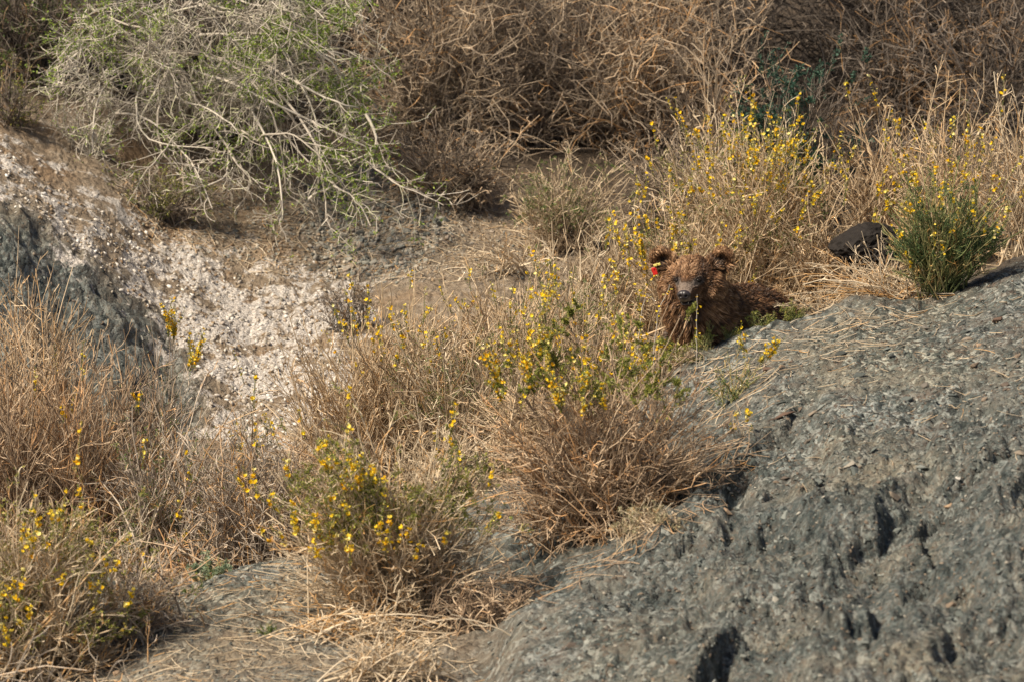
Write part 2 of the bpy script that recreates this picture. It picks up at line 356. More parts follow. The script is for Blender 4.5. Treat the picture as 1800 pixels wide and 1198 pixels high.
def ground_material():
    m, t, b = mat_new('hillside_ground', 0.88, 0.25)
    tx = N(t, 'ShaderNodeTexCoord'); O = tx.outputs['Object']
    def noise(sc_, de=4.0, ro=.6, vec=O):
        n = N(t, 'ShaderNodeTexNoise', Scale=sc_, Detail=de, Roughness=ro); t.links.new(vec, n.inputs['Vector']); return n
    mp = N(t, 'ShaderNodeMapping'); mp.inputs['Scale'].default_value = (1, .5, .8); mp.inputs['Rotation'].default_value = (0, math.radians(24), 0)
    nw = noise(6, 3); vadd = N(t, 'ShaderNodeVectorMath', operation='ADD'); vs = N(t, 'ShaderNodeVectorMath', operation='SCALE'); vs.inputs[3].default_value = .12
    t.links.new(nw.outputs[1], vs.inputs[0]); t.links.new(O, vadd.inputs[0]); t.links.new(vs.outputs[0], vadd.inputs[1])
    t.links.new(vadd.outputs[0], mp.inputs[0])
    vo = N(t, 'ShaderNodeTexVoronoi', Scale=34.0); t.links.new(mp.outputs[0], vo.inputs['Vector'])
    vo2 = N(t, 'ShaderNodeTexVoronoi', Scale=80.0); t.links.new(mp.outputs[0], vo2.inputs['Vector'])
    sepc = N(t, 'ShaderNodeSeparateColor'); t.links.new(vo.outputs['Color'], sepc.inputs[0])
    sep2 = N(t, 'ShaderNodeSeparateColor'); t.links.new(vo2.outputs['Color'], sep2.inputs[0])
    chips = ramp(t, mth(t, 'ADD', mth(t, 'MULTIPLY', sepc.outputs[0], .55), mth(t, 'MULTIPLY', sep2.outputs[0], .45)),
                 [(.12, (.02, .024, .023)), (.3, (.065, .078, .073)), (.45, (.13, .152, .143)), (.55, (.125, .095, .072)), (.66, (.21, .235, .22)), (.85, (.43, .44, .40))])
    n1 = noise(2.3, 5, .6); n2 = noise(14, 6, .7); n3 = noise(95, 4, .7); n4 = noise(5.5, 4, .6)
    dust = ramp(t, n2.outputs[0], [(.3, (.15, .14, .118)), (.7, (.33, .305, .25))])
    sl0 = mix(t, ramp(t, n1.outputs[0], [(.45, (.05, .05, .05)), (.64, (.75, .75, .75))]), chips, dust)
    sl0 = mix(t, ramp(t, n4.outputs[0], [(.55, (0, 0, 0)), (.72, (.7, .7, .7))]), sl0, (.15, .105, .08))
    n6 = noise(.9, 4, .55)
    sl0 = mix(t, .8, sl0, ramp(t, n6.outputs[0], [(.35, (.62, .66, .66)), (.5, (1, 1, 1)), (.62, (1.22, 1.14, 1.0))]), 'MULTIPLY')
    # bare crag rock: finer, darker
    mp2 = N(t, 'ShaderNodeMapping'); mp2.inputs['Scale'].default_value = (1, .3, .3); t.links.new(vadd.outputs[0], mp2.inputs[0])
    n5 = noise(34, 6, .75, mp2.outputs[0])
    rockc = ramp(t, n5.outputs[0], [(.34, (.015, .018, .018)), (.42, (.05, .06, .058)), (.50, (.115, .133, .127)), (.55, (.15, .115, .088)), (.60, (.18, .205, .195)), (.69, (.42, .44, .40))])
    rockc = mix(t, .35, rockc, chips)
    rockc = mix(t, .9, rockc, ramp(t, n1.outputs[0], [(.35, (.6, .64, .64)), (.5, (1, 1, 1)), (.66, (1.35, 1.2, 1.02))]), 'MULTIPLY')
    sl1 = mix(t, attr(t, 'crag'), sl0, rockc)
    soil = ramp(t, n2.outputs[0], [(.25, (.14, .10, .065)), (.5, (.28, .215, .15)), (.75, (.46, .385, .30))])
    soil = mix(t, ramp(t, n1.outputs[0], [(.52, (0, 0, 0)), (.68, (.7, .7, .7))]), soil, (.29, .18, .095))
    base = mix(t, attr(t, 'slate'), soil, sl1)
    base = mix(t, attr(t, 'litter'), base, ramp(t, n3.outputs[0], [(.3, (.045, .032, .022)), (.7, (.13, .095, .065))]))  # leaf litter tone, doubling as shade painted under the far thickets
    # white crust breaks up into lumps
    wn = mth(t, 'ADD', attr(t, 'white'), mth(t, 'MULTIPLY', mth(t, 'SUBTRACT', n2.outputs[0], .5), 2.6))
    wn = mth(t, 'ADD', wn, mth(t, 'MULTIPLY', mth(t, 'SUBTRACT', n4.outputs[0], .5), 4.0))
    wf = ramp(t, wn, [(.48, (0, 0, 0)), (.76, (1, 1, 1))])
    wc = ramp(t, n3.outputs[0], [(.3, (.30, .245, .195)), (.46, (.52, .46, .40)), (.61, (.72, .67, .61))])
    wf = mth(t, 'MULTIPLY', wf, ramp(t, attr(t, 'white'), [(.02, (0, 0, 0)), (.2, (1, 1, 1))]))
    base = mix(t, wf, base, wc)
    base = mix(t, 1.0, base, ramp(t, n3.outputs[0], [(.2, (.62, .62, .62)), (.8, (1.25, 1.25, 1.25))]), 'MULTIPLY')
    t.links.new(base, b.inputs['Base Color'])
    h = mth(t, 'ADD', mth(t, 'MULTIPLY', n3.outputs[0], .5), mth(t, 'MULTIPLY', n2.outputs[0], 1.2))
    h = mth(t, 'ADD', h, mth(t, 'MULTIPLY', mth(t, 'SUBTRACT', 1.0, vo.outputs['Distance']), .8))
    h = mth(t, 'ADD', h, mth(t, 'MULTIPLY', sep2.outputs[1], .35))
    bp = N(t, 'ShaderNodeBump', Strength=1.0, Distance=.03); t.links.new(h, bp.inputs['Height'])
    t.links.new(bp.outputs[0], b.inputs['Normal'])
    return m
GM = ground_material()
P_LITTER_SHADE = [(-400,-500),(2200,-500),(2200,330),(1500,330),(1150,420),(950,330),(800,290),(650,270),(480,300),(330,300),(220,250),(100,180),(-400,140)]  # litter area, its dark tone also painted shade below the top shrubs
litter_shade = np.clip(look(poly_mask(P_LITTER_SHADE, 3), GX, PYG) * 1.2 * (1 - front) * (1 - white) - .1, 0, 1)
gul = np.exp(-((GY - np.interp(GX, [0, 300, 600, 900, 1200, 1500], [0, -.3, -.2, .1, .8, .9])) / .45) ** 2); litter_shade = np.clip(litter_shade + gul * .85, 0, 1)  # same dark tone along the gully floor
cragm = right * np.clip(.15 + low, 0, 1) * np.clip(.75 + .6 * fbm(X0 * 2, v * 3, 3, 97), 0, 1)
hill = obj('hillside', mesh_from('hillside', A.reshape(-1, 3), [quads], {'white': full(white), 'slate': full(slate), 'litter': full(litter_shade), 'crag': full(np.clip(cragm + lrock * .6, 0, 1))}, True), GM)
tag(hill, kind='structure')

def ground(px, y):
    """ground point under photo column px at depth y (bilinear)"""
    px = np.asarray(px, float); y = np.asarray(y, float)
    fx = np.interp(px, PXI, np.arange(len(PXI))); fy = np.interp(y, YI, np.arange(len(YI)))
    i = np.minimum(fx.astype(int), len(PXI) - 2); j = np.minimum(fy.astype(int), len(YI) - 2)
    a, c = (fx - i)[..., None], (fy - j)[..., None]
    return PG[i, j] * (1 - a) * (1 - c) + PG[i + 1, j] * a * (1 - c) + PG[i, j + 1] * (1 - a) * c + PG[i + 1, j + 1] * a * c
def gz(x, y):
    px = 900 + x / K * DIST / (y - CAM[1]) / 1.0 * CP
    # x = a * t with t = (y-cam)/dy ; dy ~ CP near the centre
    for _ in range(2):
        g = ground(px, y); px = px + (x - g[..., 0]) / K * DIST / (y - CAM[1])
    return ground(px, y)[..., 2]
def hit(px, py, ymin=-6.4):
    """first ground point seen at a photo pixel, from depth ymin on; (y, ok)"""
    i = np.clip(np.round(np.interp(px, PXI, np.arange(len(PXI)))).astype(int), 0, len(PXI) - 1)
    i = np.atleast_1d(i); py = np.atleast_1d(py)
    m = (PPY[i] <= py[:, None]) & (YI[None] >= ymin)
    j = m.argmax(1); return YI[j], m.any(1)

# ------------------------------------------------------------------ tubes, shrubs
def tubes(P, R, tint, sides=3):
    n, k, _ = P.shape
    T = unit(np.gradient(P, axis=1))
    ref = unit(rng.normal(size=(n, 1, 3))) + 0 * P
    U = unit(np.cross(T, ref)); W_ = np.cross(T, U)
    an = np.arange(sides) * 2 * math.pi / sides
    ring = P[:, :, None] + R[:, :, None, None] * (np.cos(an)[None, None, :, None] * U[:, :, None] + np.sin(an)[None, None, :, None] * W_[:, :, None])
    V = ring.reshape(-1, 3)
    id_ = np.arange(n * k * sides).reshape(n, k, sides)
    nx = np.roll(id_, -1, 2)
    Q = np.stack([id_[:, :-1], nx[:, :-1], nx[:, 1:], id_[:, 1:]], -1).reshape(-1, 4)
    return V, Q, np.repeat(tint, k * sides)

def ribbons(P, R, tint):
    n, k, _ = P.shape
    T = unit(np.gradient(P, axis=1)); U = unit(np.cross(T, unit(rng.normal(size=(n, 1, 3))) + 0 * P)) * R[:, :, None]
    V = np.stack([P - U, P + U], 2).reshape(-1, 3); i = np.arange(n * k * 2).reshape(n, k, 2)
    Q = np.stack([i[:, :-1, 0], i[:, :-1, 1], i[:, 1:, 1], i[:, 1:, 0]], -1).reshape(-1, 4)
    return V, Q, np.repeat(tint, k * 2)

def grow(start, direction, length, k, wiggle, lift):
    """N curved shoots: start (N,3), direction (N,3), length (N,)"""
    n = len(start); P = np.zeros((n, k, 3)); P[:, 0] = start; d = unit(direction.copy())
    seg = (length / (k - 1))[:, None]
    drift = rng.normal(size=(n, 3)) * wiggle * .5
    for j in range(1, k):
        d = unit(d + drift + rng.normal(size=(n, 3)) * wiggle + np.array([0, 0, 1.0]) * lift)
        P[:, j] = P[:, j - 1] + d * seg
    return P
def pick(P, n, t0, t1):
    """n points on each polyline: returns start, dir, t, parent index"""
    N_, k, _ = P.shape
    par = np.repeat(np.arange(N_), n)
    t = rng.uniform(t0, t1, N_ * n); f = t * (k - 1); j = np.minimum(f.astype(int), k - 2); a = (f - j)[:, None]
    A_, B_ = P[par, j], P[par, j + 1]
    return A_ * (1 - a) + B_ * a, unit(B_ - A_), t, par
def fork(d, ang0, ang1):
    ax = unit(np.cross(d, rng.normal(size=d.shape))); a = rng.uniform(ang0, ang1, len(d))[:, None]
    return d * np.cos(a) + ax * np.sin(a)

def leaves(pts, dirs, size, spread, width=.38):
    n = len(pts)
    c = pts + rng.normal(size=(n, 3)) * spread
    d = unit(dirs + rng.normal(size=(n, 3)) * .7); s = unit(np.cross(d, rng.normal(size=(n, 3))))
    L = (size * rng.uniform(.6, 1.4, n))[:, None]
    V = np.stack([c, c + d * L * .5 + s * L * width * .5, c + d * L, c + d * L * .5 - s * L * width * .5], 1).reshape(-1, 3)
    F = np.arange(4 * n).reshape(n, 4)
    return V, F, np.repeat(rng.uniform(0, 1, n), 4)

def blossom_mesh(seed):
    r = np.random.default_rng(seed); V = []; F = []
    def petal(d, up, L, w_, cup):
        d = unit(d); s = unit(np.cross(d, up)); n_ = np.cross(s, d); b = len(V)
        V.extend([np.zeros(3), d * L * .55 + s * w_ * .5 + n_ * cup * .3, d * L + n_ * cup + s * w_ * .22, d * L + n_ * cup - s * w_ * .22, d * L * .55 - s * w_ * .5 + n_ * cup * .3, d * L * .55 - n_ * .0012])
        F.extend([(b, b + 1, b + 5), (b + 1, b + 2, b + 5), (b + 2, b + 3, b + 5), (b + 3, b + 4, b + 5), (b + 4, b, b + 5)])
    for k in range(5):
        a = k * 2 * math.pi / 5 + r.uniform(-.25, .25)
        petal(np.array([math.cos(a), math.sin(a), r.uniform(.25, .9)]), np.array([0, 0, 1.]), .0118 * r.uniform(.85, 1.2), .0105, .003)
    return mesh_from('blossom', np.array(V), [np.array(F)])
BL = [blossom_mesh(k) for k in range(6)]
for m_ in BL: m_.materials.append(BLOSSOM)

def add_blossoms(root, pts, base, size=1.0):
    for p in pts:
        o = bpy.data.objects.new('blossom', BL[int(rng.integers(6))]); COL.objects.link(o); o.parent = root
        o.location = (p - base).tolist()
        o.rotation_euler = (rng.uniform(-1.0, 1.0), rng.uniform(-1.0, 1.0), rng.uniform(0, 6.28))
        s = size * rng.uniform(.7, 1.15); o.scale = (s, s, s * rng.uniform(.8, 1.2))

def shrub(name, label, cat, px, y, w_, h_, stems=70, wood='tan', group=None, lean=(0, 0), depth=.8, spread=.14,
          twigs=5, fine=3, wig=.10, rad=.0032, leaf=None, nleaf=0, leafz=(0, 1), lsize=.010, flowers=0, fzone=(.5, 1.0), fside=None,
          low=0.0, branches=6, lift=.03, tintc=(.25, .9), fsize=1.0, rmin=.68, twl=.42, extra=None):
    """dome-shaped shrub of forked stems; w_, h_ in photo pixels; low < 0 lets stems droop below the base"""
    base = ground(px, y)
    sc_ = K * (y - CAM[1]) / (DIST * CP)
    W_, H_ = w_ * sc_, h_ * sc_
    n = int(stems * 1.05); rad = rad * 1.3; fine = min(fine, 3 if y < -1.5 else 2); W_ *= 1.12; H_ *= 1.15; flowers = min(300, int(flowers * 1.9))
    th = rng.uniform(0, 2 * math.pi, n); ct = low + (1 - low) * rng.uniform(0, 1, n) ** .8; rr = np.power(rng.uniform(rmin ** 2, 1, n), .5) * rng.uniform(.88, 1.08, n)
    st = np.clip(1 - np.clip(ct, 0, 1) ** 2.8, 0, 1) ** (1 / 2.8)
    lx, ly = lean[0] * sc_, lean[1] * sc_
    tip = base + np.stack([W_ / 2 * st * np.cos(th) * rr + lx * np.clip(ct, 0.15, 1) * rr, W_ / 2 * depth * st * np.sin(th) * rr + ly, H_ * ct * rr], -1)
    s0 = base + np.stack([W_ * spread * rng.normal(size=n) * .5, W_ * depth * spread * rng.normal(size=n) * .5, np.zeros(n)], -1)
    s0[:, 2] = gz(s0[:, 0], s0[:, 1]) - .02
    k0 = 8
    u = np.linspace(0, 1, k0)[None, :, None]
    c1 = s0 + (tip - s0) * .35 + np.array([0, 0, 1.0]) * np.linalg.norm(tip - s0, axis=1)[:, None] * rng.uniform(.05, .28, (n, 1))
    P0 = (1 - u) ** 2 * s0[:, None] + 2 * u * (1 - u) * c1[:, None] + u ** 2 * tip[:, None]
    L0 = np.linalg.norm(tip - s0, axis=1)
    P0 = P0 + np.cumsum(rng.normal(size=P0.shape), 1) * (L0[:, None, None] * wig * .16) * u
    R0 = rad * rng.uniform(.7, 1.35, (n, 1)) * (1 - .62 * u[..., 0])
    gi = min(n - 1, branches)
    T0 = rng.uniform(*tintc, n)
    parts = []
    S1, D1, t1, p1 = pick(P0, twigs, .22, .97)
    l1 = L0[p1] * (1.12 - t1) * twl * rng.uniform(.5, 1.3, len(t1))
    P1 = grow(S1, fork(D1, .3, .85), l1, 5, wig * 1.5, lift)
    R1 = rad * .62 * rng.uniform(.7, 1.2, (len(S1), 1)) * np.linspace(1, .5, 5)[None]
    T1 = np.clip(T0[p1] + rng.normal(size=len(p1)) * .18, 0, 1)
    parts.append(tubes(P1, R1, T1))
    alls = [P1]
    if fine:
        S2, D2, t2, p2 = pick(P1, fine, .25, .98)
        l2 = l1[p2] * .5 * rng.uniform(.5, 1.4, len(p2))
        P2 = grow(S2, fork(D2, .35, .9), l2, 4, wig * 1.7, lift)
        R2 = np.maximum(.0013, rad * .40 * rng.uniform(.8, 1.2, (len(S2), 1)) * np.linspace(1, .6, 4)[None])
        T2 = np.clip(T1[p2] + rng.normal(size=len(p2)) * .15, 0, 1)
        parts.append(ribbons(P2, R2 * 1.25, T2)); alls.append(P2)
    root = bpy.data.objects.new(name, None); COL.objects.link(root); root.location = base.tolist(); root.empty_display_size = .1
    tag(root, label, cat, group)
    # strongest stems are branches of their own, the rest of the thicket is one uncountable part
    order = np.argsort(-R0[:, 0]); own, rest = order[:gi], order[gi:]
    for k in own:
        V, Q, tt = tubes(P0[k:k + 1], R0[k:k + 1] * 1.15, T0[k:k + 1], 5)
        obj('branch', mesh_from('branch', V - base, [Q], {'tint': tt}, True), TW[wood], root)
    parts.append(tubes(P0[rest], R0[rest], T0[rest]))
    off = 0; Vs = []; Qs = []; Ts = []
    for V, Q, tt in parts: Vs.append(V); Qs.append(Q + off); Ts.append(tt); off += len(V)
    tag(obj('twigs', mesh_from('twigs', np.concatenate(Vs) - base, [np.concatenate(Qs)], {'tint': np.concatenate(Ts)}, True), TW[wood], root), kind='stuff')
    if leaf and nleaf:
        Pm = alls[-1]; hz = (Pm[:, -1, 2] - base[2]) / max(H_, .01)
        cand = np.where((hz > leafz[0]) & (hz < leafz[1]))[0]
        if len(cand):
            # foliage gathers on some shoots and leaves others bare
            keyv = fbm(Pm[cand, -1, 0] * 9, Pm[cand, -1, 2] * 9 + Pm[cand, -1, 1] * 5, 2, 5)
            cand = cand[keyv > np.quantile(keyv, .35)] if len(cand) > 20 else cand
            q_ = rng.choice(cand, nleaf); j = rng.integers(0, Pm.shape[1] - 1, nleaf); a = rng.uniform(0, 1, (nleaf, 1))
            pt = Pm[q_, j] * (1 - a) + Pm[q_, j + 1] * a; dd = unit(Pm[q_, j + 1] - Pm[q_, j])
            V, F, tt = leaves(pt, dd, lsize, .003)
            tag(obj('foliage', mesh_from('foliage', V - base, [F], {'tint': tt}), LF[leaf], root), kind='stuff')
    if flowers:
        tp = P1[:, -1]; hz = (tp[:, 2] - base[2]) / max(H_, .01); hx = (tp[:, 0] - base[0] - lx * .7) / (W_ / 2)
        ok = (hz > fzone[0]) & (hz < fzone[1] * 1.25) & (tp[:, 1] < base[1] + W_ * depth * .04)
        if fside: ok &= (hx > fside[0]) & (hx < fside[1])
        c = np.where(ok)[0]
        if len(c):
            keyv = fbm(tp[c, 0] * 7, tp[c, 2] * 7, 2, 15)
            c = c[keyv >= np.quantile(keyv, .2)]
            q3 = (tp[c] - base) / np.array([W_ / 2, W_ / 2 * depth, H_]); rs_ = np.sqrt((q3 ** 2).sum(1)) - .7 * q3[:, 1]
            c = c[rs_ >= np.quantile(rs_, .5)]
            fsize *= .88; flowers = min(300, int(flowers * 1.4)); per = 5
            ns = max(1, int(np.ceil(flowers / per))); sh = rng.choice(c, ns)
            out = unit((tp[sh] - base) * np.array([1, 1, .6]) + np.array([0, -.25, .55]) * H_)
            fl_ = min(.17, H_ * .45) * rng.uniform(.45, 1.25, ns)
            PF = grow(tp[sh], out, fl_, 6, .10, .12)
            V, Q, tt = tubes(PF, np.full((ns, 6), .0016) * np.linspace(1.1, .6, 6), rng.uniform(.1, .8, ns))
            tag(obj('flowering_shoots', mesh_from('flowering_shoots', V - base, [Q], {'tint': tt}, True), TW['green'], root), kind='stuff')
            nl = ns * 22; q_ = rng.integers(0, ns, nl); jj = rng.integers(0, 5, nl); a = rng.uniform(0, 1, (nl, 1))
            V, F, tt = leaves(PF[q_, jj] * (1 - a) + PF[q_, jj + 1] * a, unit(PF[q_, jj + 1] - PF[q_, jj]), .009, .002)
            tag(obj('leaflets', mesh_from('leaflets', V - base, [F], {'tint': tt}), LF['olive'], root), kind='stuff')
            nb_ = ns * 9; q_ = rng.integers(0, ns, nb_); jj = rng.integers(1, 5, nb_); a = rng.uniform(0, 1, (nb_, 1))
            V, F, tt = leaves(PF[q_, jj] * (1 - a) + PF[q_, jj + 1] * a, unit(PF[q_, jj + 1] - PF[q_, jj]), .0075 * max(1, fsize) ** 2, .005, .7)
            tag(obj('buds', mesh_from('buds', V - base, [F], {'tint': tt}), LF['bud'], root), kind='stuff')
            pts = []
            for s in range(ns):
                for t_ in rng.uniform(.15, 1.0, per):
                    f = t_ * 5; j = min(int(f), 4); pts.append(PF[s, j] * (1 - f + j) + PF[s, j + 1] * (f - j) + rng.normal(size=3) * .006)
            add_blossoms(root, np.array(pts[:flowers]) , base, fsize)
    return root

G_YEL = 'yellow-flowered broom shrubs'; G_DRY = 'dry leafless shrubs on the far bank'; G_TAN = 'tan dry brush in the gully'

# --- far bank, along the top of the picture
shrub('dry_shrub', 'rust-brown leafless shrub beside the grey thorn bush, over the dark talus', 'shrub', 760, 4.5, 420, 420, 200, 'brush', G_DRY, rad=.0033, twigs=6, fine=3, twl=.58, wig=.34, low=-.45, lift=-.01, branches=14)
shrub('dry_shrub', 'brown leafless shrub above the bare tan soil, second from the thorn bush', 'shrub', 960, 4.7, 400, 430, 170, 'brush', G_DRY, rad=.0033, twigs=6, fine=3, twl=.58, wig=.36, low=-.4, lift=-.01, branches=12, tintc=(.1, .8))
shrub('dry_shrub', 'broad grey-brown leafless shrub above the little green-flecked shrub', 'shrub', 1120, 4.6, 400, 440, 170, 'brush', G_DRY, rad=.0033, twigs=6, fine=3, twl=.58, wig=.38, low=-.4, lift=-.01, branches=12, tintc=(.2, 1))
shrub('dry_shrub', 'pale brown leafless shrub straight above the bear, its twigs arching over blue-green leaves', 'shrub', 1255, 4.2, 250, 400, 70, 'brush', G_DRY, rad=.0033, twigs=6, fine=3, twl=.58, wig=.36, low=-.3, lift=-.01, branches=12, tintc=(.1, .9))
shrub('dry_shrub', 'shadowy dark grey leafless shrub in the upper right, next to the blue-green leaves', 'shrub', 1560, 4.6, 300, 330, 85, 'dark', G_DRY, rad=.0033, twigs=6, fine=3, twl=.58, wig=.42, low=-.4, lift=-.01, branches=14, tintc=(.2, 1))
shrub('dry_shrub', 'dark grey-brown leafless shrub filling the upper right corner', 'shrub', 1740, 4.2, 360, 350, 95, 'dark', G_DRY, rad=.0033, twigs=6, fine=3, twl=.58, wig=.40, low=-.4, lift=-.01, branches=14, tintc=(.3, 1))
shrub('blue_green_shrub', 'blue-green fine-leaved shrub peeping out under the arching dry twigs', 'shrub', 1395, 2.8, 230, 330, 80, 'dark', None, leaf='blue', nleaf=20000, lsize=.018, twigs=6, fine=3, twl=.58, branches=4)
shrub('green_flecked_shrub', 'pale dry shrub flecked with green below the brown leafless shrubs', 'shrub', 985, 2.85, 280, 180, 95, 'straw', None, leaf='green', nleaf=6500, leafz=(.2, 1.3), twigs=6, fine=3, wig=.14, branches=8, depth=.5, lean=(30, 0), tintc=(0, .7))
shrub('pale_dead_twigs', 'bleached dead twigs fanning over bare tan soil', 'shrub', 905, 2.55, 230, 90, 26, 'straw', None, lean=(-55, -60), twigs=5, fine=2, wig=.16, branches=8, rad=.003, low=.0, depth=.5)
shrub('dark_green_shrub', 'dark green and brown shrub in the upper left corner', 'shrub', 40, 4.3, 330, 280, 120, 'dark', None, leaf='green', nleaf=11000, twigs=6, fine=3, twl=.58, wig=.2, branches=8, low=-.1, lsize=.011)
shrub('dark_green_shrub', 'small olive shrub at the left edge, directly above the white crust', 'shrub', 15, 3.3, 170, 110, 50, 'dark', None, leaf='olive', nleaf=2200, branches=4)
shrub('low_brown_shrub', 'low brownish shrub under the grey thorn bush, beside the white crust', 'shrub', 290, 3.05, 260, 120, 70, 'grey', None, leaf='olive', nleaf=4500, branches=6, wig=.2, depth=.5, tintc=(0, .8))
shrub('pink_twig_shrub', 'little pinkish-grey twiggy shrub at the foot of the thorn bush, on crusted soil', 'shrub', 150, 3.35, 170, 90, 40, 'thorn', None, branches=5, wig=.25, rad=.0026, depth=.5, low=-.2)

shrub('painted_shade_thicket', 'back row of shrubs with shade painted into dark stems, above the rust-brown shrub, at the top edge', 'thicket', 700, 5.4, 620, 420, 170, 'dark', None, twigs=6, fine=3, twl=.58, wig=.4, branches=4, low=-.15, tintc=(-.1, .3), rad=.004)  # stem colour paints in the shade seen through gaps in the front row
shrub('painted_shade_thicket', 'back row of shrubs darkened in colour as shade, at the top edge, above the bear', 'thicket', 1150, 5.4, 640, 420, 170, 'dark', None, twigs=6, fine=3, twl=.58, wig=.4, branches=4, low=-.15, tintc=(-.1, .4), rad=.004)
shrub('painted_shade_thicket', 'back row of shrubs, stems coloured dark as painted shade, at the top edge, toward the right corner', 'thicket', 1600, 5.2, 700, 420, 170, 'dark', None, twigs=6, fine=3, twl=.58, wig=.4, branches=4, low=-.15, tintc=(-.1, .3), rad=.004)
shrub('dry_shrub', 'low tangled brown shrub between the rust-brown shrub and the green-flecked one', 'shrub', 790, 3.55, 300, 150, 120, 'brush', G_DRY, rad=.0033, twigs=6, fine=3, twl=.58, wig=.26, branches=8, low=-.1, tintc=(.0, .9))
shrub('dry_shrub', 'low dark tangle under the grey-brown shrub, behind the bear shrub tips', 'shrub', 1200, 3.2, 300, 170, 100, 'brush', G_DRY, rad=.0033, twigs=6, fine=3, twl=.58, wig=.28, branches=8, low=-.1, tintc=(.0, .7))
shrub('dry_shrub', 'dark low tangle right of the blue-green leaves, above the tan brush', 'shrub', 1580, 3.0, 340, 150, 110, 'dark', G_DRY, rad=.0033, twigs=6, fine=3, twl=.58, wig=.28, branches=8, low=-.1, tintc=(.1, .9))

# --- grey thorn bush with limbs arching out and down
def thorn_bush():
    px, y = 370, 4.15
    base = ground(px, y); rnd = np.random.default_rng(21)
    root = bpy.data.objects.new('thorn_bush', None); COL.objects.link(root); root.location = base.tolist()
    tag(root, 'grey thorn bush with fresh green leaves, its limbs arching down over white crust and talus', 'thorn bush')
    limbs = []
    # (start px,py,y) (mid) (end) traced sweeps of the main limbs, each with its own depth
    L = [((250,95,3.9),(390,110,3.4),(530,240,3.2)), ((300,100,3.9),(440,140,3.3),(500,330,3.0)), ((180,60,4.0),(150,110,3.6),(108,170,3.5)),
         ((350,60,4.1),(520,70,3.5),(620,150,3.4)), ((340,120,3.8),(450,160,3.2),(655,255,3.1)), ((300,90,4.0),(280,220,3.4),(300,285,3.2)),
         ((260,110,3.9),(190,150,3.4),(185,260,3.2)), ((420,90,3.9),(560,170,3.2),(640,200,3.2)), ((640,200,3.2),(655,260,3.1),(600,290,3.0)),
         ((420,110,3.9),(530,230,3.0),(560,390,2.8)), ((320,140,3.7),(390,260,3.1),(430,330,2.9)), ((380,120,3.8),(470,260,3.0),(480,400,2.75)),
         ((230,60,4.1),(330,20,3.6),(420,40,3.5)), ((330,0,4.3),(420,20,3.7),(480,60,3.6)), ((420,0,4.3),(540,30,3.6),(640,60,3.5)),
         ((260,130,3.8),(250,230,3.3),(370,260,3.1)), ((440,180,3.5),(540,290,3.0),(620,360,2.75)), ((380,180,3.6),(400,300,3.0),(330,330,2.9)),
         ((230,120,3.9),(150,150,3.5),(105,160,3.4)), ((300,170,3.6),(380,200,3.1),(440,250,3.0)), ((160,10,4.2),(230,50,3.7),(330,70,3.6)),
         ((500,110,3.7),(560,230,3.1),(540,350,2.9)), ((200,200,3.6),(300,240,3.2),(370,370,2.85)), ((540,350,2.9),(590,330,2.8),(640,400,2.65)),
         ((340,210,3.4),(290,260,3.1),(240,330,3.0)), ((450,250,3.1),(510,250,2.9),(580,320,2.8)), ((640,285,3.0),(690,315,2.9),(740,350,2.8))]
    for a, b_, c in L:
        A_, B_, C_ = at(*a), at(*b_), at(*c)
        B2 = 2 * B_ - .5 * (A_ + C_)
        u = np.linspace(0, 1, 11)[:, None]
        P = (1 - u) ** 2 * A_ + 2 * u * (1 - u) * B2 + u * u * C_
        limbs.append(P + np.cumsum(rnd.normal(size=P.shape), 0) * .006)
    for _ in range(64):
        a = (rnd.uniform(180, 600), rnd.uniform(-20, 210), rnd.uniform(3.6, 4.1))
        d_ = rnd.uniform(0, 2 * math.pi); l_ = rnd.uniform(70, 190)
        c = (np.clip(a[0] + math.cos(d_) * l_ * 1.2, 110, 655), np.clip(a[1] + math.sin(d_) * l_ * .7 + 40, -20, 390), a[2] - rnd.uniform(.1, .8))
        A_, C_ = at(*a), at(*c); B_ = (A_ + C_) / 2 + np.array([0, -.05, rnd.uniform(.02, .14)])
        u = np.linspace(0, 1, 11)[:, None]
        P = (1 - u) ** 2 * A_ + 2 * u * (1 - u) * B_ + u * u * C_
        limbs.append(P + np.cumsum(rnd.normal(size=P.shape), 0) * .005)
    # trunk stubs tie the limbs to the bank
    P0 = np.array(limbs)
    foot = base + np.stack([rnd.normal(size=len(P0)) * .08, rnd.normal(size=len(P0)) * .05, -.02 * np.ones(len(P0))], -1)
    for k in range(len(P0)):
        if k in (8, 23, 26): f0 = P0[k][0]; Pf = np.array([f0 + (P0[k][0] - f0) * s for s in (0, 1)])
        else:
            f0 = foot[k]; g = P0[k][0]; mid = (f0 + g) / 2 + np.array([0, .05, .12])
            u = np.linspace(0, 1, 6)[:, None]; Pf = (1 - u) ** 2 * f0 + 2 * u * (1 - u) * mid + u * u * g
        P = np.concatenate([Pf[:-1], P0[k]]) if len(Pf) > 2 else P0[k]
        r = (.0088 if k < 12 else .0062 if k < 27 else .0042) * np.linspace(1.15, .45, len(P)) * rnd.uniform(.85, 1.15)
        V, Q, tt = tubes(P[None], r[None], np.array([rnd.uniform(.35, .85)]), 6)
        obj('branch', mesh_from('branch', V - base, [Q], {'tint': tt}, True), TW['thorn'], root)
    L0 = np.linalg.norm(P0[:, -1] - P0[:, 0], axis=1)
    S1, D1, t1, p1 = pick(P0, 15, .05, 1.0)
    l1 = rng.uniform(.08, .32, len(S1))
    P1 = grow(S1, fork(D1, .4, 1.1), l1, 6, .18, -.02); T1 = rng.uniform(.3, .9, len(S1))
    S2, D2, t2, p2 = pick(P1, 5, .15, 1.0)
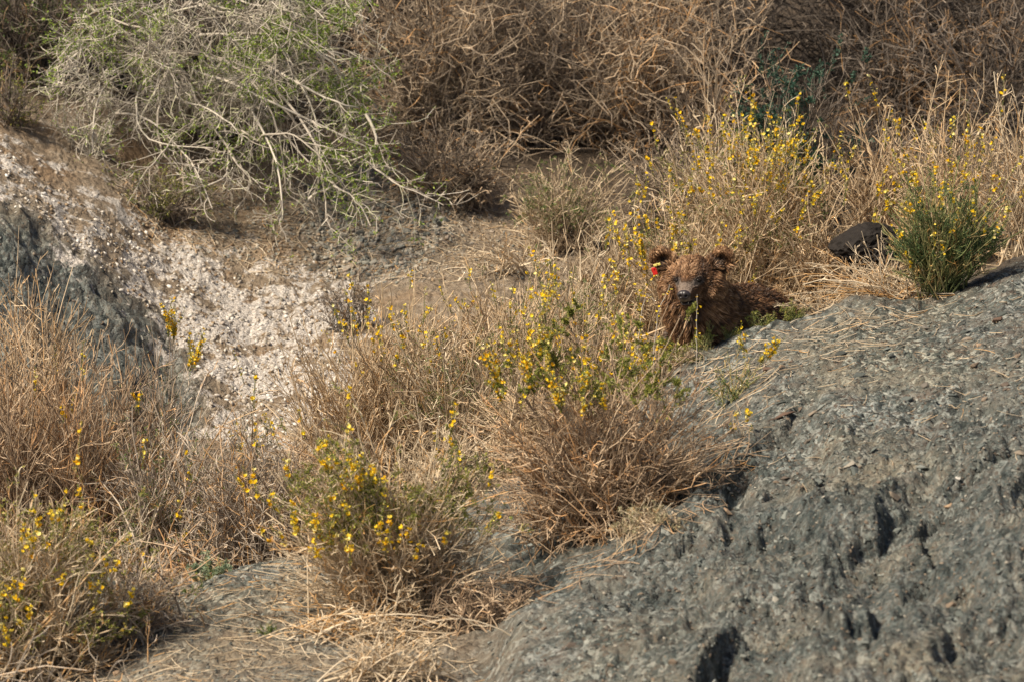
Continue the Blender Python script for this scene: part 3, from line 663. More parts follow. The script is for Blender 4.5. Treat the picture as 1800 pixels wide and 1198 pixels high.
    l2 = rng.uniform(.02, .11, len(S2)); P2 = grow(S2, fork(D2, .5, 1.3), l2, 4, .2, .0); T2 = rng.uniform(.3, 1, len(S2))
    A1 = tubes(P1, .0029 * np.linspace(1, .5, 6)[None] * rng.uniform(.7, 1.2, (len(S1), 1)), T1)
    A2 = ribbons(P2, .0020 * np.linspace(1, .7, 4)[None] * rng.uniform(.7, 1.2, (len(S2), 1)), T2)
    tag(obj('twigs', mesh_from('twigs', np.concatenate([A1[0], A2[0]]) - base, [np.concatenate([A1[1], A2[1] + len(A1[0])])], {'tint': np.concatenate([A1[2], A2[2]])}, True), TW['thorn'], root), kind='stuff')
    ax, ay = project(P2[:, -1])
    wgt = np.clip(.22 + 1.2 * np.exp(-((ay - 30) / 90) ** 2) + 1.2 * np.clip((ax - 380) / 150, 0, 1) + .5 * ((ay > 220) & (ax < 420)), 0, 3) * (fbm(ax / 40, ay / 40, 2, 9) > -.2)
    q_ = rng.choice(len(P2), 28000, p=wgt / wgt.sum()); j = rng.integers(0, 3, 28000); a = rng.uniform(0, 1, (28000, 1))
    V, F, tt = leaves(P2[q_, j] * (1 - a) + P2[q_, j + 1] * a, unit(P2[q_, j + 1] - P2[q_, j]), .0135, .004, .45)
    tag(obj('foliage', mesh_from('foliage', V - base, [F], {'tint': tt}), LF['lime'], root), kind='stuff')
thorn_bush()
shrub('painted_shade_thicket', 'thicket of thin twigs coloured dark as painted shade, behind the arching limbs of the thorn bush', 'thicket', 370, 4.5, 560, 330, 150, 'dark', None, leaf='deep', nleaf=6000, twigs=6, fine=3, wig=.3, branches=6, low=-.1, depth=.6, tintc=(-.2, .3))  # near-black twigs paint the shade behind the thorn limbs

# --- behind and beside the bear
shrub('yellow_broom', 'tall tan shrub full of yellow blossom directly behind the bear, its tips the highest', 'shrub', 1345, 1.95, 300, 320, 160, 'tan', G_YEL, flowers=170, fzone=(.45, 1), leaf='green', nleaf=5500, leafz=(.3, 1.3), branches=8, twigs=6, fine=3, wig=.12, spread=.3)
shrub('yellow_broom', 'tan and yellow shrub behind the ear with the red tag', 'shrub', 1190, 1.85, 230, 260, 120, 'tan', G_YEL, flowers=80, fzone=(.3, 1), leaf='green', nleaf=1800, leafz=(.5, 1.3), branches=8, twigs=6, fine=3, wig=.12, spread=.3)
shrub('tan_brush', 'pale tan brush between the bleached dead twigs and the shrub behind the bear', 'shrub', 1085, 2.0, 190, 180, 75, 'straw', G_TAN, flowers=8, branches=6, twigs=5, fine=3, wig=.12, spread=.3, tintc=(0, .8))
shrub('tan_brush', 'tan tangle of stems between the bear and the dark split rock', 'shrub', 1440, 1.75, 210, 200, 95, 'tan', G_TAN, flowers=14, branches=6, twigs=6, fine=3, wig=.15, spread=.35, tintc=(.2, 1), lean=(10, 0))
shrub('yellow_broom', 'thin tan and yellow shrub rising behind the dark split rock', 'shrub', 1540, 2.1, 240, 270, 90, 'tan', G_YEL, flowers=34, fzone=(.3, 1), branches=7, twigs=5, fine=3, spread=.3)
shrub('yellow_broom', 'tall sparse tan shrub with a few yellow blossoms behind the dark green-stemmed shrub', 'shrub', 1690, 1.8, 300, 310, 125, 'tan', G_YEL, flowers=48, fzone=(.3, 1), branches=8, twigs=5, fine=3, spread=.35, leaf='green', nleaf=1200)
shrub('tan_brush', 'straw-coloured upright brush at the right edge above the slate slope', 'shrub', 1815, 1.6, 220, 330, 120, 'straw', G_TAN, flowers=8, branches=6, twigs=5, fine=3, wig=.08, spread=.3, tintc=(.1, 1))
shrub('green_stemmed_shrub', 'dark green-stemmed shrub with scattered yellow blossoms growing from orange stalks on the slate slope', 'shrub', 1655, .42, 250, 215, 130, 'green', None, leaf='deep', nleaf=13000, leafz=(.3, 1.3), flowers=50, fzone=(.2, 1), branches=10, twigs=6, fine=3, spread=.12, wig=.07, lift=.08, depth=.7, low=.25)
shrub('splayed_straw', 'orange-tan stems lying flat on the slate between the bear and the green-stemmed shrub', 'dry stems', 1600, .42, 360, 60, 60, 'straw', None, lean=(-140, -10), branches=14, twigs=4, fine=1, rad=.0028, wig=.10, depth=.3, rmin=.3, tintc=(.3, 1.1), spread=.12)
shrub('splayed_straw', 'pale dry stems draped over stones just above the slate, right of the bear', 'dry stems', 1450, .2, 220, 35, 26, 'straw', None, lean=(-30, -20), branches=8, twigs=4, fine=1, rad=.0024, wig=.12, depth=.3, rmin=.2, tintc=(0, .9))

shrub('splayed_straw', 'tan stems crossing in front of the near-black rock', 'dry stems', 1570, 1.05, 240, 110, 62, 'straw', None, lean=(-75, 0), branches=10, twigs=4, fine=1, rad=.0026, wig=.12, depth=.25, rmin=.3, tintc=(.2, 1), spread=.25)

shrub('splayed_straw', 'short upright tan stems hiding the foot of the near-black rock', 'dry stems', 1500, .95, 150, 75, 46, 'tan', None, branches=6, twigs=4, fine=1, rad=.0024, wig=.12, depth=.4, tintc=(.2, 1), spread=.35)

# --- middle of the gully
shrub('grey_twig_shrub', 'small dark grey twiggy shrub at the edge of the white crust', 'shrub', 612, 2.05, 110, 120, 45, 'dark', None, branches=5, wig=.1, twigs=5, fine=3, spread=.3, rad=.002, tintc=(.3, .9))
shrub('tan_brush', 'orange-tan fan of fine stems at the right edge of the white crust', 'shrub', 610, .25, 300, 330, 150, 'tan', G_TAN, flowers=0, branches=10, twigs=5, fine=3, wig=.07, spread=.22, lean=(-20, 0), tintc=(.2, 1))
shrub('yellow_broom', 'tan stems topped with small yellow blossoms, left of the greener shrubs mid-gully', 'shrub', 710, .3, 260, 340, 130, 'tan', G_YEL, flowers=44, fzone=(.5, 1.1), fside=(-1.2, .5), branches=8, twigs=5, fine=3, wig=.08, spread=.25, leaf='green', nleaf=700)
shrub('tan_brush', 'dense tan brush with dark hollow base above the nearest flowering shrub', 'shrub', 800, .15, 250, 300, 130, 'straw', G_TAN, flowers=6, branches=8, twigs=5, fine=3, wig=.12, spread=.25, tintc=(0, .9), leaf='green', nleaf=4000, leafz=(.4, 1))
shrub('yellow_broom', 'tan shrub with tall blossom spikes standing against the bare brown soil', 'shrub', 905, .5, 230, 350, 110, 'tan', G_YEL, flowers=40, fzone=(.4, 1.1), branches=8, twigs=5, fine=3, wig=.07, spread=.25, lift=.06, leaf='green', nleaf=4500, leafz=(.2, .9))
shrub('yellow_broom', 'green-leaved shrub thick with yellow blossom left of the bear chin', 'shrub', 1035, .30, 250, 300, 140, 'tan', G_YEL, flowers=170, fzone=(.25, 1.2), branches=8, twigs=5, fine=3, wig=.1, spread=.25, leaf='green', nleaf=8000, leafz=(.2, 1))
shrub('tan_brush', 'pale straw brush between the blossom spikes and the bear', 'shrub', 985, .95, 220, 320, 100, 'straw', G_TAN, flowers=18, branches=6, twigs=5, fine=3, wig=.1, spread=.3, tintc=(0, .8), leaf='green', nleaf=4000, leafz=(.3, .9))
shrub('yellow_broom', 'narrow blossoming sprays just in front of the bear throat', 'shrub', 1128, -.06, 100, 110, 45, 'straw', G_YEL, flowers=44, fzone=(.2, 1.1), branches=5, twigs=4, fine=2, wig=.08, spread=.35, rad=.0022)

shrub('tan_brush', 'tan tangle in the hollow just behind the big rounded shrub', 'shrub', 930, -.35, 260, 230, 110, 'tan', G_TAN, flowers=16, branches=6, twigs=6, fine=3, wig=.14, spread=.35, tintc=(.1, .9), leaf='green', nleaf=700)
shrub('tan_brush', 'pale brush in the hollow between the two blurred front shrubs and the crust', 'shrub', 780, -.7, 260, 170, 90, 'straw', G_TAN, flowers=6, branches=6, twigs=5, fine=3, wig=.12, spread=.4, tintc=(0, .8))
shrub('tan_brush', 'orange-tan brush low in the gully below the crust fan', 'shrub', 600, -.75, 280, 220, 110, 'rust', G_TAN, flowers=6, branches=8, twigs=5, fine=3, wig=.12, spread=.4, tintc=(.2, 1))

shrub('tan_brush', 'low pale twigs with a few blossoms hiding the bear chest, left of the slate rim', 'shrub', 1172, -.10, 95, 44, 70, 'straw', G_TAN, flowers=0, branches=5, twigs=5, fine=2, wig=.14, spread=.4, rad=.002, depth=.5)

shrub('tan_brush', 'low golden brush in front of the dark talus, right of the grey twiggy shrub', 'shrub', 715, 1.35, 240, 150, 90, 'straw', G_TAN, flowers=8, branches=5, twigs=5, fine=2, wig=.1, spread=.4, tintc=(.1, .9), depth=.5)
shrub('tan_brush', 'low golden brush below the bleached dead twigs', 'shrub', 870, 1.45, 240, 140, 90, 'tan', G_TAN, flowers=8, branches=5, twigs=5, fine=2, wig=.1, spread=.4, tintc=(.1, .9), depth=.5)

shrub('green_sprig', 'dense yellow-green tuft hiding the bear throat, left of the upright stalk', 'plant', 1205, -.12, 60, 34, 46, 'straw', 'sprigs on the slate rim', leaf='olive', nleaf=1100, branches=3, twigs=4, fine=1, rad=.0016, spread=.4, lsize=.008, depth=.5)
shrub('yellow_broom', 'rounded straw mound of yellow blossom between the bear ears and the blue-green leaves', 'shrub', 1290, 2.25, 330, 310, 150, 'straw', G_YEL, flowers=150, fzone=(.45, 1.1), leaf='olive', nleaf=3500, leafz=(.5, 1.3), branches=8, twigs=6, fine=2, wig=.1, spread=.3, tintc=(.1, .9))

# --- left side of the gully
shrub('tan_brush', 'rusty tan upright brush at the left edge, below the dark left rock', 'shrub', 15, -.35, 260, 400, 150, 'rust', G_TAN, flowers=3, branches=8, twigs=5, fine=3, wig=.06, spread=.4, lift=.05, tintc=(.3, .95))
shrub('tan_brush', 'rusty tan upright brush, second from the left edge below the dark left rock', 'shrub', 140, -.35, 240, 390, 140, 'rust', G_TAN, flowers=6, branches=8, twigs=5, fine=3, wig=.06, spread=.4, lift=.05, tintc=(.3, .95))
shrub('tan_brush', 'leaning brown brush with green shoots low down, between rusty brush and white crust', 'shrub', 290, -.55, 280, 330, 140, 'grey', G_TAN, flowers=14, fzone=(.1, 1), branches=8, twigs=6, fine=3, wig=.1, spread=.35, lean=(40, 0), tintc=(.3, 1), leaf='green', nleaf=9000, leafz=(0, .8))
shrub('yellow_broom', 'slender shrub with a crown of yellow blossom against the white crust', 'shrub', 290, .55, 100, 330, 42, 'grey', G_YEL, flowers=46, fzone=(.6, 1.1), branches=5, twigs=5, fine=2, wig=.06, spread=.2, lift=.06, leaf='deep', nleaf=900, leafz=(.3, 1), rad=.0024)
shrub('tan_brush', 'grey-brown tangle over orange stalks behind the crest of the near soil', 'shrub', 440, -.85, 260, 270, 130, 'grey', G_TAN, flowers=6, branches=12, twigs=6, fine=3, wig=.14, spread=.35, tintc=(.2, 1))
shrub('small_leafy_shrub', 'small green leafy shrub with yellow blossoms low on the white crust', 'shrub', 440, .75, 120, 150, 30, 'grey', None, flowers=14, leaf='deep', nleaf=900, branches=4, twigs=4, fine=2, rad=.002, fzone=(.3, 1))
shrub('tan_brush', 'grey tan stems in front of the white crust, left of the orange-tan fan', 'shrub', 505, -.1, 190, 210, 85, 'straw', G_TAN, branches=6, twigs=5, fine=3, wig=.1, spread=.4, tintc=(0, .8))
shrub('tan_brush', 'golden upright brush hiding the foot of the dark left rock, at the left edge', 'shrub', 60, .15, 260, 400, 150, 'tan', G_TAN, flowers=3, branches=8, twigs=5, fine=3, wig=.06, spread=.4, lift=.05, tintc=(.1, .95))
shrub('tan_brush', 'golden brown brush between the dark left rock and the slender blossoming shrub', 'shrub', 215, .1, 230, 350, 130, 'rust', G_TAN, flowers=6, branches=8, twigs=5, fine=3, wig=.07, spread=.4, lift=.05, tintc=(.2, .95), leaf='green', nleaf=1200)
shrub('orange_stalks', 'bare orange stalks bending over the dark hollow behind the near soil', 'dry stems', 330, -1.3, 230, 110, 34, 'rust', None, branches=12, twigs=4, fine=1, wig=.16, spread=.4, tintc=(.7, 1.1), depth=.4)

# --- foreground shrubs, out of focus
shrub('yellow_broom', 'yellow-blossomed shrub nearest the bottom centre, green above and straw below', 'shrub', 700, -2.6, 440, 370, 320, 'straw', G_YEL, flowers=220, fzone=(.3, 1.2), fside=(-1.3, .9), branches=14, twigs=6, fine=3, wig=.11, spread=.18, lean=(-50, 0), fsize=1.25, lsize=.013, leaf='olive', nleaf=20000, leafz=(.4, 1.4), tintc=(.1, 1), low=-.02, depth=.7)
shrub('dry_broom', 'big rounded orange-brown shrub in front of the slate slope, a little blossom on top', 'shrub', 1058, -2.0, 480, 335, 330, 'rust', G_YEL, flowers=130, fzone=(.6, 1.15), fside=(-1.1, .12), fsize=1.0, branches=16, twigs=6, fine=4, wig=.17, spread=.2, lean=(20, 0), lsize=.013, leaf='olive', nleaf=13000, leafz=(.68, 1.4), tintc=(.2, 1), low=-.08, depth=.65)
shrub('yellow_broom', 'yellow-blossomed shrub in the bottom left corner', 'shrub', 45, -3.0, 440, 350, 240, 'straw', G_YEL, flowers=170, fzone=(.2, 1.05), branches=14, twigs=6, fine=3, wig=.1, spread=.3, fsize=1.25, lsize=.013, leaf='olive', nleaf=16000, leafz=(.2, 1.2), tintc=(.1, 1), depth=.6, rad=.0036)
shrub('grey_dead_brush', 'greyish dead brush leaning over bare soil beside the corner yellow shrub', 'shrub', 225, -2.75, 260, 160, 110, 'grey', None, branches=10, twigs=5, fine=3, wig=.16, spread=.4, leaf='olive', nleaf=600, tintc=(.2, 1), lean=(25, 0))
shrub('dead_stem_tangle', 'tangle of pale dead stems on the ground in the bottom left corner', 'dry stems', 90, -3.7, 420, 90, 90, 'grey', None, branches=12, twigs=4, fine=2, wig=.2, spread=.5, depth=.5, tintc=(.3, 1))
shrub('dry_grass_tuft', 'pale dry grass tuft at the bottom edge beside the grey outcrop', 'grass tuft', 690, -3.65, 260, 100, 85, 'straw', None, branches=6, twigs=3, fine=1, wig=.12, spread=.5, depth=.4, tintc=(.2, .9))
shrub('dry_grass_tuft', 'flattened orange straw under the bottom centre yellow shrub', 'grass tuft', 640, -2.95, 330, 55, 70, 'straw', None, branches=8, twigs=4, fine=2, wig=.16, spread=.5, depth=.3, tintc=(.4, 1.1))
shrub('dry_grass_tuft', 'dead stems trailing over the edge of the grey outcrop', 'grass tuft', 850, -2.9, 210, 100, 70, 'rust', None, branches=6, twigs=4, fine=2, wig=.14, spread=.5, depth=.3, tintc=(.1, .8))
shrub('cream_cushion_plant', 'low cream cushion plant on the rim of the grey outcrop', 'plant', 1145, -2.85, 130, 45, 50, 'straw', None, leaf='cream', nleaf=1800, branches=3, twigs=4, fine=2, rad=.002, spread=.5, depth=.5)
shrub('flowering_seedling', 'small yellow-flowered seedling alone on the slate slope below the bear', 'plant', 1288, -.95, 120, 95, 34, 'green', None, flowers=20, fzone=(.5, 1.1), leaf='green', nleaf=500, branches=4, twigs=4, fine=1, rad=.0018, spread=.15)
shrub('sage_plant', 'soft grey-green sage plant on the near soil crest', 'plant', 368, -1.95, 85, 45, 26, 'green', None, leaf='sage', nleaf=1900, branches=3, twigs=4, fine=2, rad=.0016, spread=.3, lsize=.012)
shrub('sage_plant', 'tiny green sprig below the sage plant', 'plant', 335, -2.35, 45, 24, 12, 'green', None, leaf='green', nleaf=380, branches=2, twigs=3, fine=1, rad=.0014)
shrub('sage_plant', 'tiny green sprig alone on the bare near soil', 'plant', 470, -2.9, 45, 30, 10, 'green', None, leaf='green', nleaf=200, branches=2, twigs=3, fine=1, rad=.0014)
shrub('yellow_sprig', 'few low yellow blossoms at the right foot of the big rounded shrub', 'plant', 1305, -1.75, 50, 40, 10, 'straw', None, flowers=8, fzone=(.0, 1.1), branches=2, twigs=3, fine=1, rad=.0016)
for lab, px_, y_, w1, h1 in (('yellow-green sprig under the bear chin', 1236, -.03, 50, 50), ('taller yellow-green sprig in front of the bear shoulder', 1280, .03, 50, 30),
                             ('yellow-green sprig at the lower end of the bear back', 1335, .08, 55, 28), ('dull green sprig on the slate rim past the bear back', 1395, .12, 60, 34)):
    shrub('green_sprig', lab, 'plant', px_, y_, w1, h1, 26, 'green', 'sprigs on the slate rim', leaf='olive', nleaf=750, branches=3, twigs=4, fine=1, rad=.0016, spread=.3, lsize=.008, tintc=(.3, .8), depth=.6)

# ------------------------------------------------------------------ the bear
def blob_mesh(blobs):
    bm = bmesh.new()
    for c, r, rot in blobs:
        M = Matrix.Translation(c) @ (rot.to_4x4() if rot else Matrix.Identity(4)) @ Matrix.Diagonal((*r, 1))
        bmesh.ops.create_icosphere(bm, subdivisions=3, radius=1, matrix=M)
    me = bpy.data.meshes.new('tmp'); bm.to_mesh(me); bm.free(); return me
def chain(p, r, n):
    """overlapping balls along a joint chain, radii interpolated"""
    out = []; p = np.array(p, float); r = np.array(r, float)
    for k in range(len(p) - 1):
        for f in np.linspace(0, 1, n, endpoint=k == len(p) - 2):
            q = p[k] * (1 - f) + p[k + 1] * f; rr = r[k] * (1 - f) + r[k + 1] * f
            out.append((Vector(q), (rr, rr, rr) if np.ndim(rr) == 0 else tuple(rr), None))
    return out

YAW = math.radians(11); ROLL = math.radians(3.0)
HB = at(1209, 492, -.04)                                           # between the eyes
Fw = np.array([-math.sin(YAW), -math.cos(YAW), 0]); Rw = np.array([math.cos(YAW), -math.sin(YAW), 0]); Uw = np.array([0, 0, 1.0])
Rr = Rw * math.cos(ROLL) + Uw * math.sin(ROLL); Ur = -Rw * math.sin(ROLL) + Uw * math.cos(ROLL)
# local axes: x = viewer's right, y = up, z = towards the viewer along the snout
def build_bear():
    gb = ground(1290, .9)
    root = bpy.data.objects.new('bear', None); COL.objects.link(root); root.location = gb.tolist()
    tag(root, 'brown bear with red ear tag peering over the slate rim, mouth slightly open', 'bear')
    Mh = np.stack([Rr, Ur, Fw], 1)
    def wl(p): return (Mh @ np.asarray(p, float).T).T + HB
    B = []
    B.append((Vector((0, -.022, -.115)), (.112, .088, .125), None))
    B.append((Vector((0, .012, -.075)), (.068, .044, .075), None))
    for s in (-1, 1):
        B.append((Vector((s * .072, -.060, -.115)), (.066, .080, .088), None))
        B.append((Vector((s * .040, .010, -.030)), (.030, .026, .036), None))
        B.append((Vector((s * .136, .064, -.135)), (.050, .052, .021), None))
        B.append((Vector((s * .100, .030, -.135)), (.040, .045, .035), None))
    B += chain([(0, -.022, -.03), (0, -.040, .04), (0, -.048, .098)], [(.062, .050, .05), (.050, .040, .04), (.038, .029, .025)], 5)
    B += chain([(0, -.080, -.04), (0, -.093, .03), (0, -.099, .073)], [(.054, .036, .05), (.036, .022, .03), (.023, .014, .02)], 4)
    B += chain([(0, -.10, -.14), (0.02, -.19, -.20), (.05, -.29, -.34)], [(.135, .125, .12), (.150, .155, .14), (.17, .185, .17)], 4)
    B += chain([(.05, -.30, -.34), (.11, -.375, -.55), (.10, -.46, -.95), (.07, -.54, -1.18)], [(.17, .185, .17), (.195, .195, .2), (.21, .20, .2), (.17, .18, .16)], 4)
    def gl(p):  # local y of the ground under a local point
        q = wl(p); g = gz(q[0:1], q[1:2])[0]; return p[1] + (g - q[2])
    for sx, zz_ in ((-.10, -.42), (.20, -.46)):
        gy = gl((sx, -.6, zz_)); B += chain([(sx, -.40, zz_), (sx, (gy - .4) / 2 + .0, zz_ - .02), (sx, gy + .05, zz_ + .01), (sx, gy + .035, zz_ + .07)], [(.095, .10, .10), (.07, .08, .075), (.055, .06, .06), (.06, .038, .05)], 5)
    for sx in (-.06, .20):
        zz_ = -1.08
        gy = gl((sx, -.6, zz_)); B += chain([(sx, -.50, zz_), (sx, (gy - .5) / 2 - .02, zz_ + .10), (sx, gy + .15, zz_ - .05), (sx, gy + .04, zz_), (sx, gy + .035, zz_ + .10)], [(.12, .13, .13), (.085, .09, .10), (.05, .06, .055), (.05, .045, .05), (.06, .036, .05)], 4)
    B += [(Vector((.07, -.47, -1.36)), (.04, .04, .05), None)]
    tmp = bpy.data.objects.new('tmp', blob_mesh(B)); COL.objects.link(tmp)
    m = tmp.modifiers.new('r', 'REMESH'); m.mode = 'VOXEL'; m.voxel_size = .0075; m.adaptivity = 0
    s = tmp.modifiers.new('s', 'SMOOTH'); s.factor = .5; s.iterations = 6
    dg = bpy.context.evaluated_depsgraph_get(); me = bpy.data.meshes.new_from_object(tmp.evaluated_get(dg))
    bpy.data.objects.remove(tmp)
    n = len(me.vertices); V = np.zeros(n * 3); me.vertices.foreach_get('co', V); V = V.reshape(-1, 3)
    me.calc_loop_triangles(); T = np.zeros(len(me.loop_triangles) * 3, int); me.loop_triangles.foreach_get('vertices', T); T = T.reshape(-1, 3)
    # ear cups and eye sockets
    for s_ in (-1, 1):
        c = np.array([s_ * .126, .060, -.112]); d = np.linalg.norm((V - c) / np.array([1, 1.1, .9]), axis=1); V[:, 2] -= .024 * np.exp(-(d / .021) ** 2)
        c = np.array([s_ * .047, -.001, .0]); d = np.linalg.norm(V - c, axis=1); V[:, 2] -= .009 * np.exp(-(d / .014) ** 2)
    def col(p):   # 0 dark skin, .25 dark fur, .5 brown, .75 ginger, 1 pale muzzle grey
        x, y_, z = p[:, 0], p[:, 1], p[:, 2]
        t = np.full(len(p), .46) + .16 * fbm(x * 16, y_ * 16 + z * 9, 3, 3)
        muz = np.clip((z - .005) / .05, 0, 1) * (y_ > -.078) * np.clip((.045 - np.abs(x)) / .02, 0, 1)
        t = t * (1 - muz) + muz * (.145 + .02 * fbm(x * 60, y_ * 60, 2, 8))
        t = t + .34 * np.clip((y_ - .062) / .03, 0, 1) * (np.abs(x) > .08) * (z < -.05)
        for s_ in (-1, 1):
            d = np.hypot(x - s_ * .047, (y_ + .002) * 1.1) + np.maximum(0, -.05 - z) * 3; t = t * np.clip((d - .012) / .016, .12, 1)
            d2 = np.linalg.norm((p - np.array([s_ * .126, .055, -.115])) * np.array([1, .9, .8]), axis=1); t = t * np.clip(.25 + (d2 - .018) / .03, .25, 1)
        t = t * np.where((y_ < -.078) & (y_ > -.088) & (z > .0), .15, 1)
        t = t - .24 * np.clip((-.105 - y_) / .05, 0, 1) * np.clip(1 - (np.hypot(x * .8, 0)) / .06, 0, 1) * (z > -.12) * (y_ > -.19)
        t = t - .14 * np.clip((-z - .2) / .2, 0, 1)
        return np.clip(t, 0.02, 1)
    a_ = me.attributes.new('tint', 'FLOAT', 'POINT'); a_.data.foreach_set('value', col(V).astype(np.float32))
    me.vertices.foreach_set('co', (wl(V) - gb).astype(np.float32).ravel()); me.polygons.foreach_set('use_smooth', np.ones(len(me.polygons), bool)); me.update()
    ST = [(0, (.010, .008, .007)), (.08, (.06, .048, .04)), (.15, (.20, .152, .12)), (.24, (.05, .028, .016)), (.45, (.125, .062, .03)), (.62, (.25, .133, .064)), (.8, (.46, .28, .155)), (1, (.52, .34, .20))]
    fm, t, b = mat_new('bear_hide', .7, .2); t.links.new(ramp(t, attr(t, 'tint'), ST), b.inputs['Base Color'])
    fz, t, b = mat_new('bear_fur', .55, .3); t.links.new(ramp(t, attr(t, 'tint'), ST), b.inputs['Base Color'])
    body = obj('body', me, fm, root)
    # fur: real strands, denser on the head
    tri = V[T]; cen = tri.mean(1); nr = np.cross(tri[:, 1] - tri[:, 0], tri[:, 2] - tri[:, 0]); ar = np.linalg.norm(nr, axis=1) / 2; nr = unit(nr)
    wt = ar * np.where(cen[:, 2] > -.30, 5.5, 1.0) * np.where(cen[:, 1] < -.75, .2, 1)
    ns = 85000; q_ = rng.choice(len(T), ns, p=wt / wt.sum()); uv = rng.uniform(0, 1, (ns, 2)); f = uv.sum(1) > 1; uv[f] = 1 - uv[f]
    P = tri[q_, 0] + uv[:, :1] * (tri[q_, 1] - tri[q_, 0]) + uv[:, 1:] * (tri[q_, 2] - tri[q_, 0]); n_ = nr[q_]
    x, y_, z = P.T
    keep = (z < .098) & ~((y_ < -.074) & (y_ > -.090) & (z > .01))
    for s_ in (-1, 1): keep &= np.hypot(x - s_ * .047, y_ + .001) > .0135
    P, n_ = P[keep], n_[keep]; x, y_, z = P.T; ns = len(P)
    muz = np.clip((z + .03) / .06, 0, 1) * (y_ > -.12)
    eye_near = np.minimum(np.hypot(x - .047, y_), np.hypot(x + .047, y_))
    ear = (np.abs(x) > .09) & (y_ > .045)
    ln = np.where(z < -.06, .030, .018); ln = np.where(z < -.18, .044, ln); ln = np.where(ear, .015, ln); ln = np.where((y_ < -.10) & (z < .02), .042, ln)
    ln = ln * (1 - muz) + .0055 * muz; ln = np.minimum(ln, .006 + np.maximum(eye_near - .012, 0) * .5) * rng.uniform(.6, 1.35, ns)
    flow = np.stack([np.sign(x) * .35, -.45 * np.ones(ns) + .8 * (y_ > .02), -.85 * np.ones(ns)], -1)
    flow[ear] = np.stack([np.sign(x) * .2, .8 + 0 * x, .1 + 0 * x], -1)[ear]
    clump = np.stack([fbm(x * 45, y_ * 45 + z * 30, 2, 61), fbm(x * 45 + 9, y_ * 45 - z * 30, 2, 63), fbm(x * 45 - 5, z * 45 + y_ * 20, 2, 65)], -1)
    fl = flow - (flow * n_).sum(1, keepdims=True) * n_
    d0 = unit(n_ * .75 + fl * .7 + clump * .26 + rng.normal(size=(ns, 3)) * .10); d1 = unit(n_ * .22 + fl * 1.2 + clump * .40 + np.array([0, -.25, 0]) * (~ear)[:, None])
    L = ln[:, None]; p1 = P + d0 * L * .5; p2 = p1 + d1 * L * .5
    sd = unit(np.cross(d0, rng.normal(size=(ns, 3)))) * (.0011 + ln * .022)[:, None]
    Vf = np.stack([P - sd, P + sd, p1 + sd * .8, p1 - sd * .8, p2], 1).reshape(-1, 3)
    i0 = np.arange(ns) * 5
    Qf = np.stack([i0, i0 + 1, i0 + 2, i0 + 3], -1); Tf = np.stack([i0 + 3, i0 + 2, i0 + 4], -1)
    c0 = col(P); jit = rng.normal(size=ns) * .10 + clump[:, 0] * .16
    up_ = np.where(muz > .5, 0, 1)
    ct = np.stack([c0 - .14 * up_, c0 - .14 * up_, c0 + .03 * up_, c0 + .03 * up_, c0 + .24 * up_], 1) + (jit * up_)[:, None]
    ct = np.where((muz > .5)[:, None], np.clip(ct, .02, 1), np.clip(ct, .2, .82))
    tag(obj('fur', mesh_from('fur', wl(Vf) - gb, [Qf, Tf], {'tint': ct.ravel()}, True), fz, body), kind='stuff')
    # face parts
    def part(name, fn, mat, seg=20, rg=14, parent=root):
        bm = bmesh.new(); bmesh.ops.create_uvsphere(bm, u_segments=seg, v_segments=rg, radius=1)
        m2 = bpy.data.meshes.new(name); bm.to_mesh(m2); bm.free()
        q = np.zeros(len(m2.vertices) * 3); m2.vertices.foreach_get('co', q); q = fn(q.reshape(-1, 3))
        m2.vertices.foreach_set('co', (wl(q) - gb).astype(np.float32).ravel()); m2.polygons.foreach_set('use_smooth', np.ones(len(m2.polygons), bool)); m2.update()
        return obj(name, m2, mat, parent)
    lidm, t, b = mat_new('bear_eyelid', .8, .1); b.inputs['Base Color'].default_value = (.016, .011, .009, 1)
    nm, t, b = mat_new('bear_nose', .42, .5); b.inputs['Base Color'].default_value = (.028, .022, .022, 1)
    em, t, b = mat_new('bear_eye', .08, .7); b.inputs['Base Color'].default_value = (.012, .007, .004, 1)
    mm, t, b = mat_new('mouth_inside', .6, .2); b.inputs['Base Color'].default_value = (.012, .006, .005, 1)
    lm, t, b = mat_new('lower_lip', .5, .3); b.inputs['Base Color'].default_value = (.11, .085, .078, 1)
    tm, t, b = mat_new('teeth', .4, .4); b.inputs['Base Color'].default_value = (.55, .48, .36, 1)
    def nose(q):
        p = q * np.array([.0305, .0225, .020]); p[:, 0] *= 1 - .25 * np.clip(-q[:, 1], 0, 1)
        for s_ in (-1, 1):
            d = np.hypot(p[:, 0] - s_ * .0125, (p[:, 1] + .002)); p[:, 2] -= (p[:, 2] > 0) * .014 * np.exp(-(d / .0055) ** 2)
        p[:, 2] -= (p[:, 2] > 0) * .003 * np.exp(-(p[:, 0] / .002) ** 2)
        return p + np.array([0, -.041, .116])
    part('nose', nose, nm, 32, 24)
    for s_ in (-1, 1):
        part('nostril', lambda q: q * np.array([.0065, .0055, .004]) + np.array([s_ * .0125, -.0435, .1245]), mm, 10, 8)
        lid = part('eyelid', lambda q: q * np.array([.0150, .0110, .008]) + np.array([s_ * .047, -.001, -.0015]), lidm)
        part('eye', lambda q: q * .0074 + np.array([s_ * .0465, -.0005, .0046]), em, 18, 12)
    part('mouth', lambda q: q * np.array([.030, .0072, .050]) + np.array([0, -.079, .052]) - np.stack([0 * q[:, 0], .010 * q[:, 0] ** 2, 0 * q[:, 0]], -1), mm)
    part('lower_lip', lambda q: q * np.array([.026, .0052, .040]) + np.stack([0 * q[:, 0], -.0885 - .004 * q[:, 0] ** 2 + 0, .058 + 0 * q[:, 0]], -1), lm)
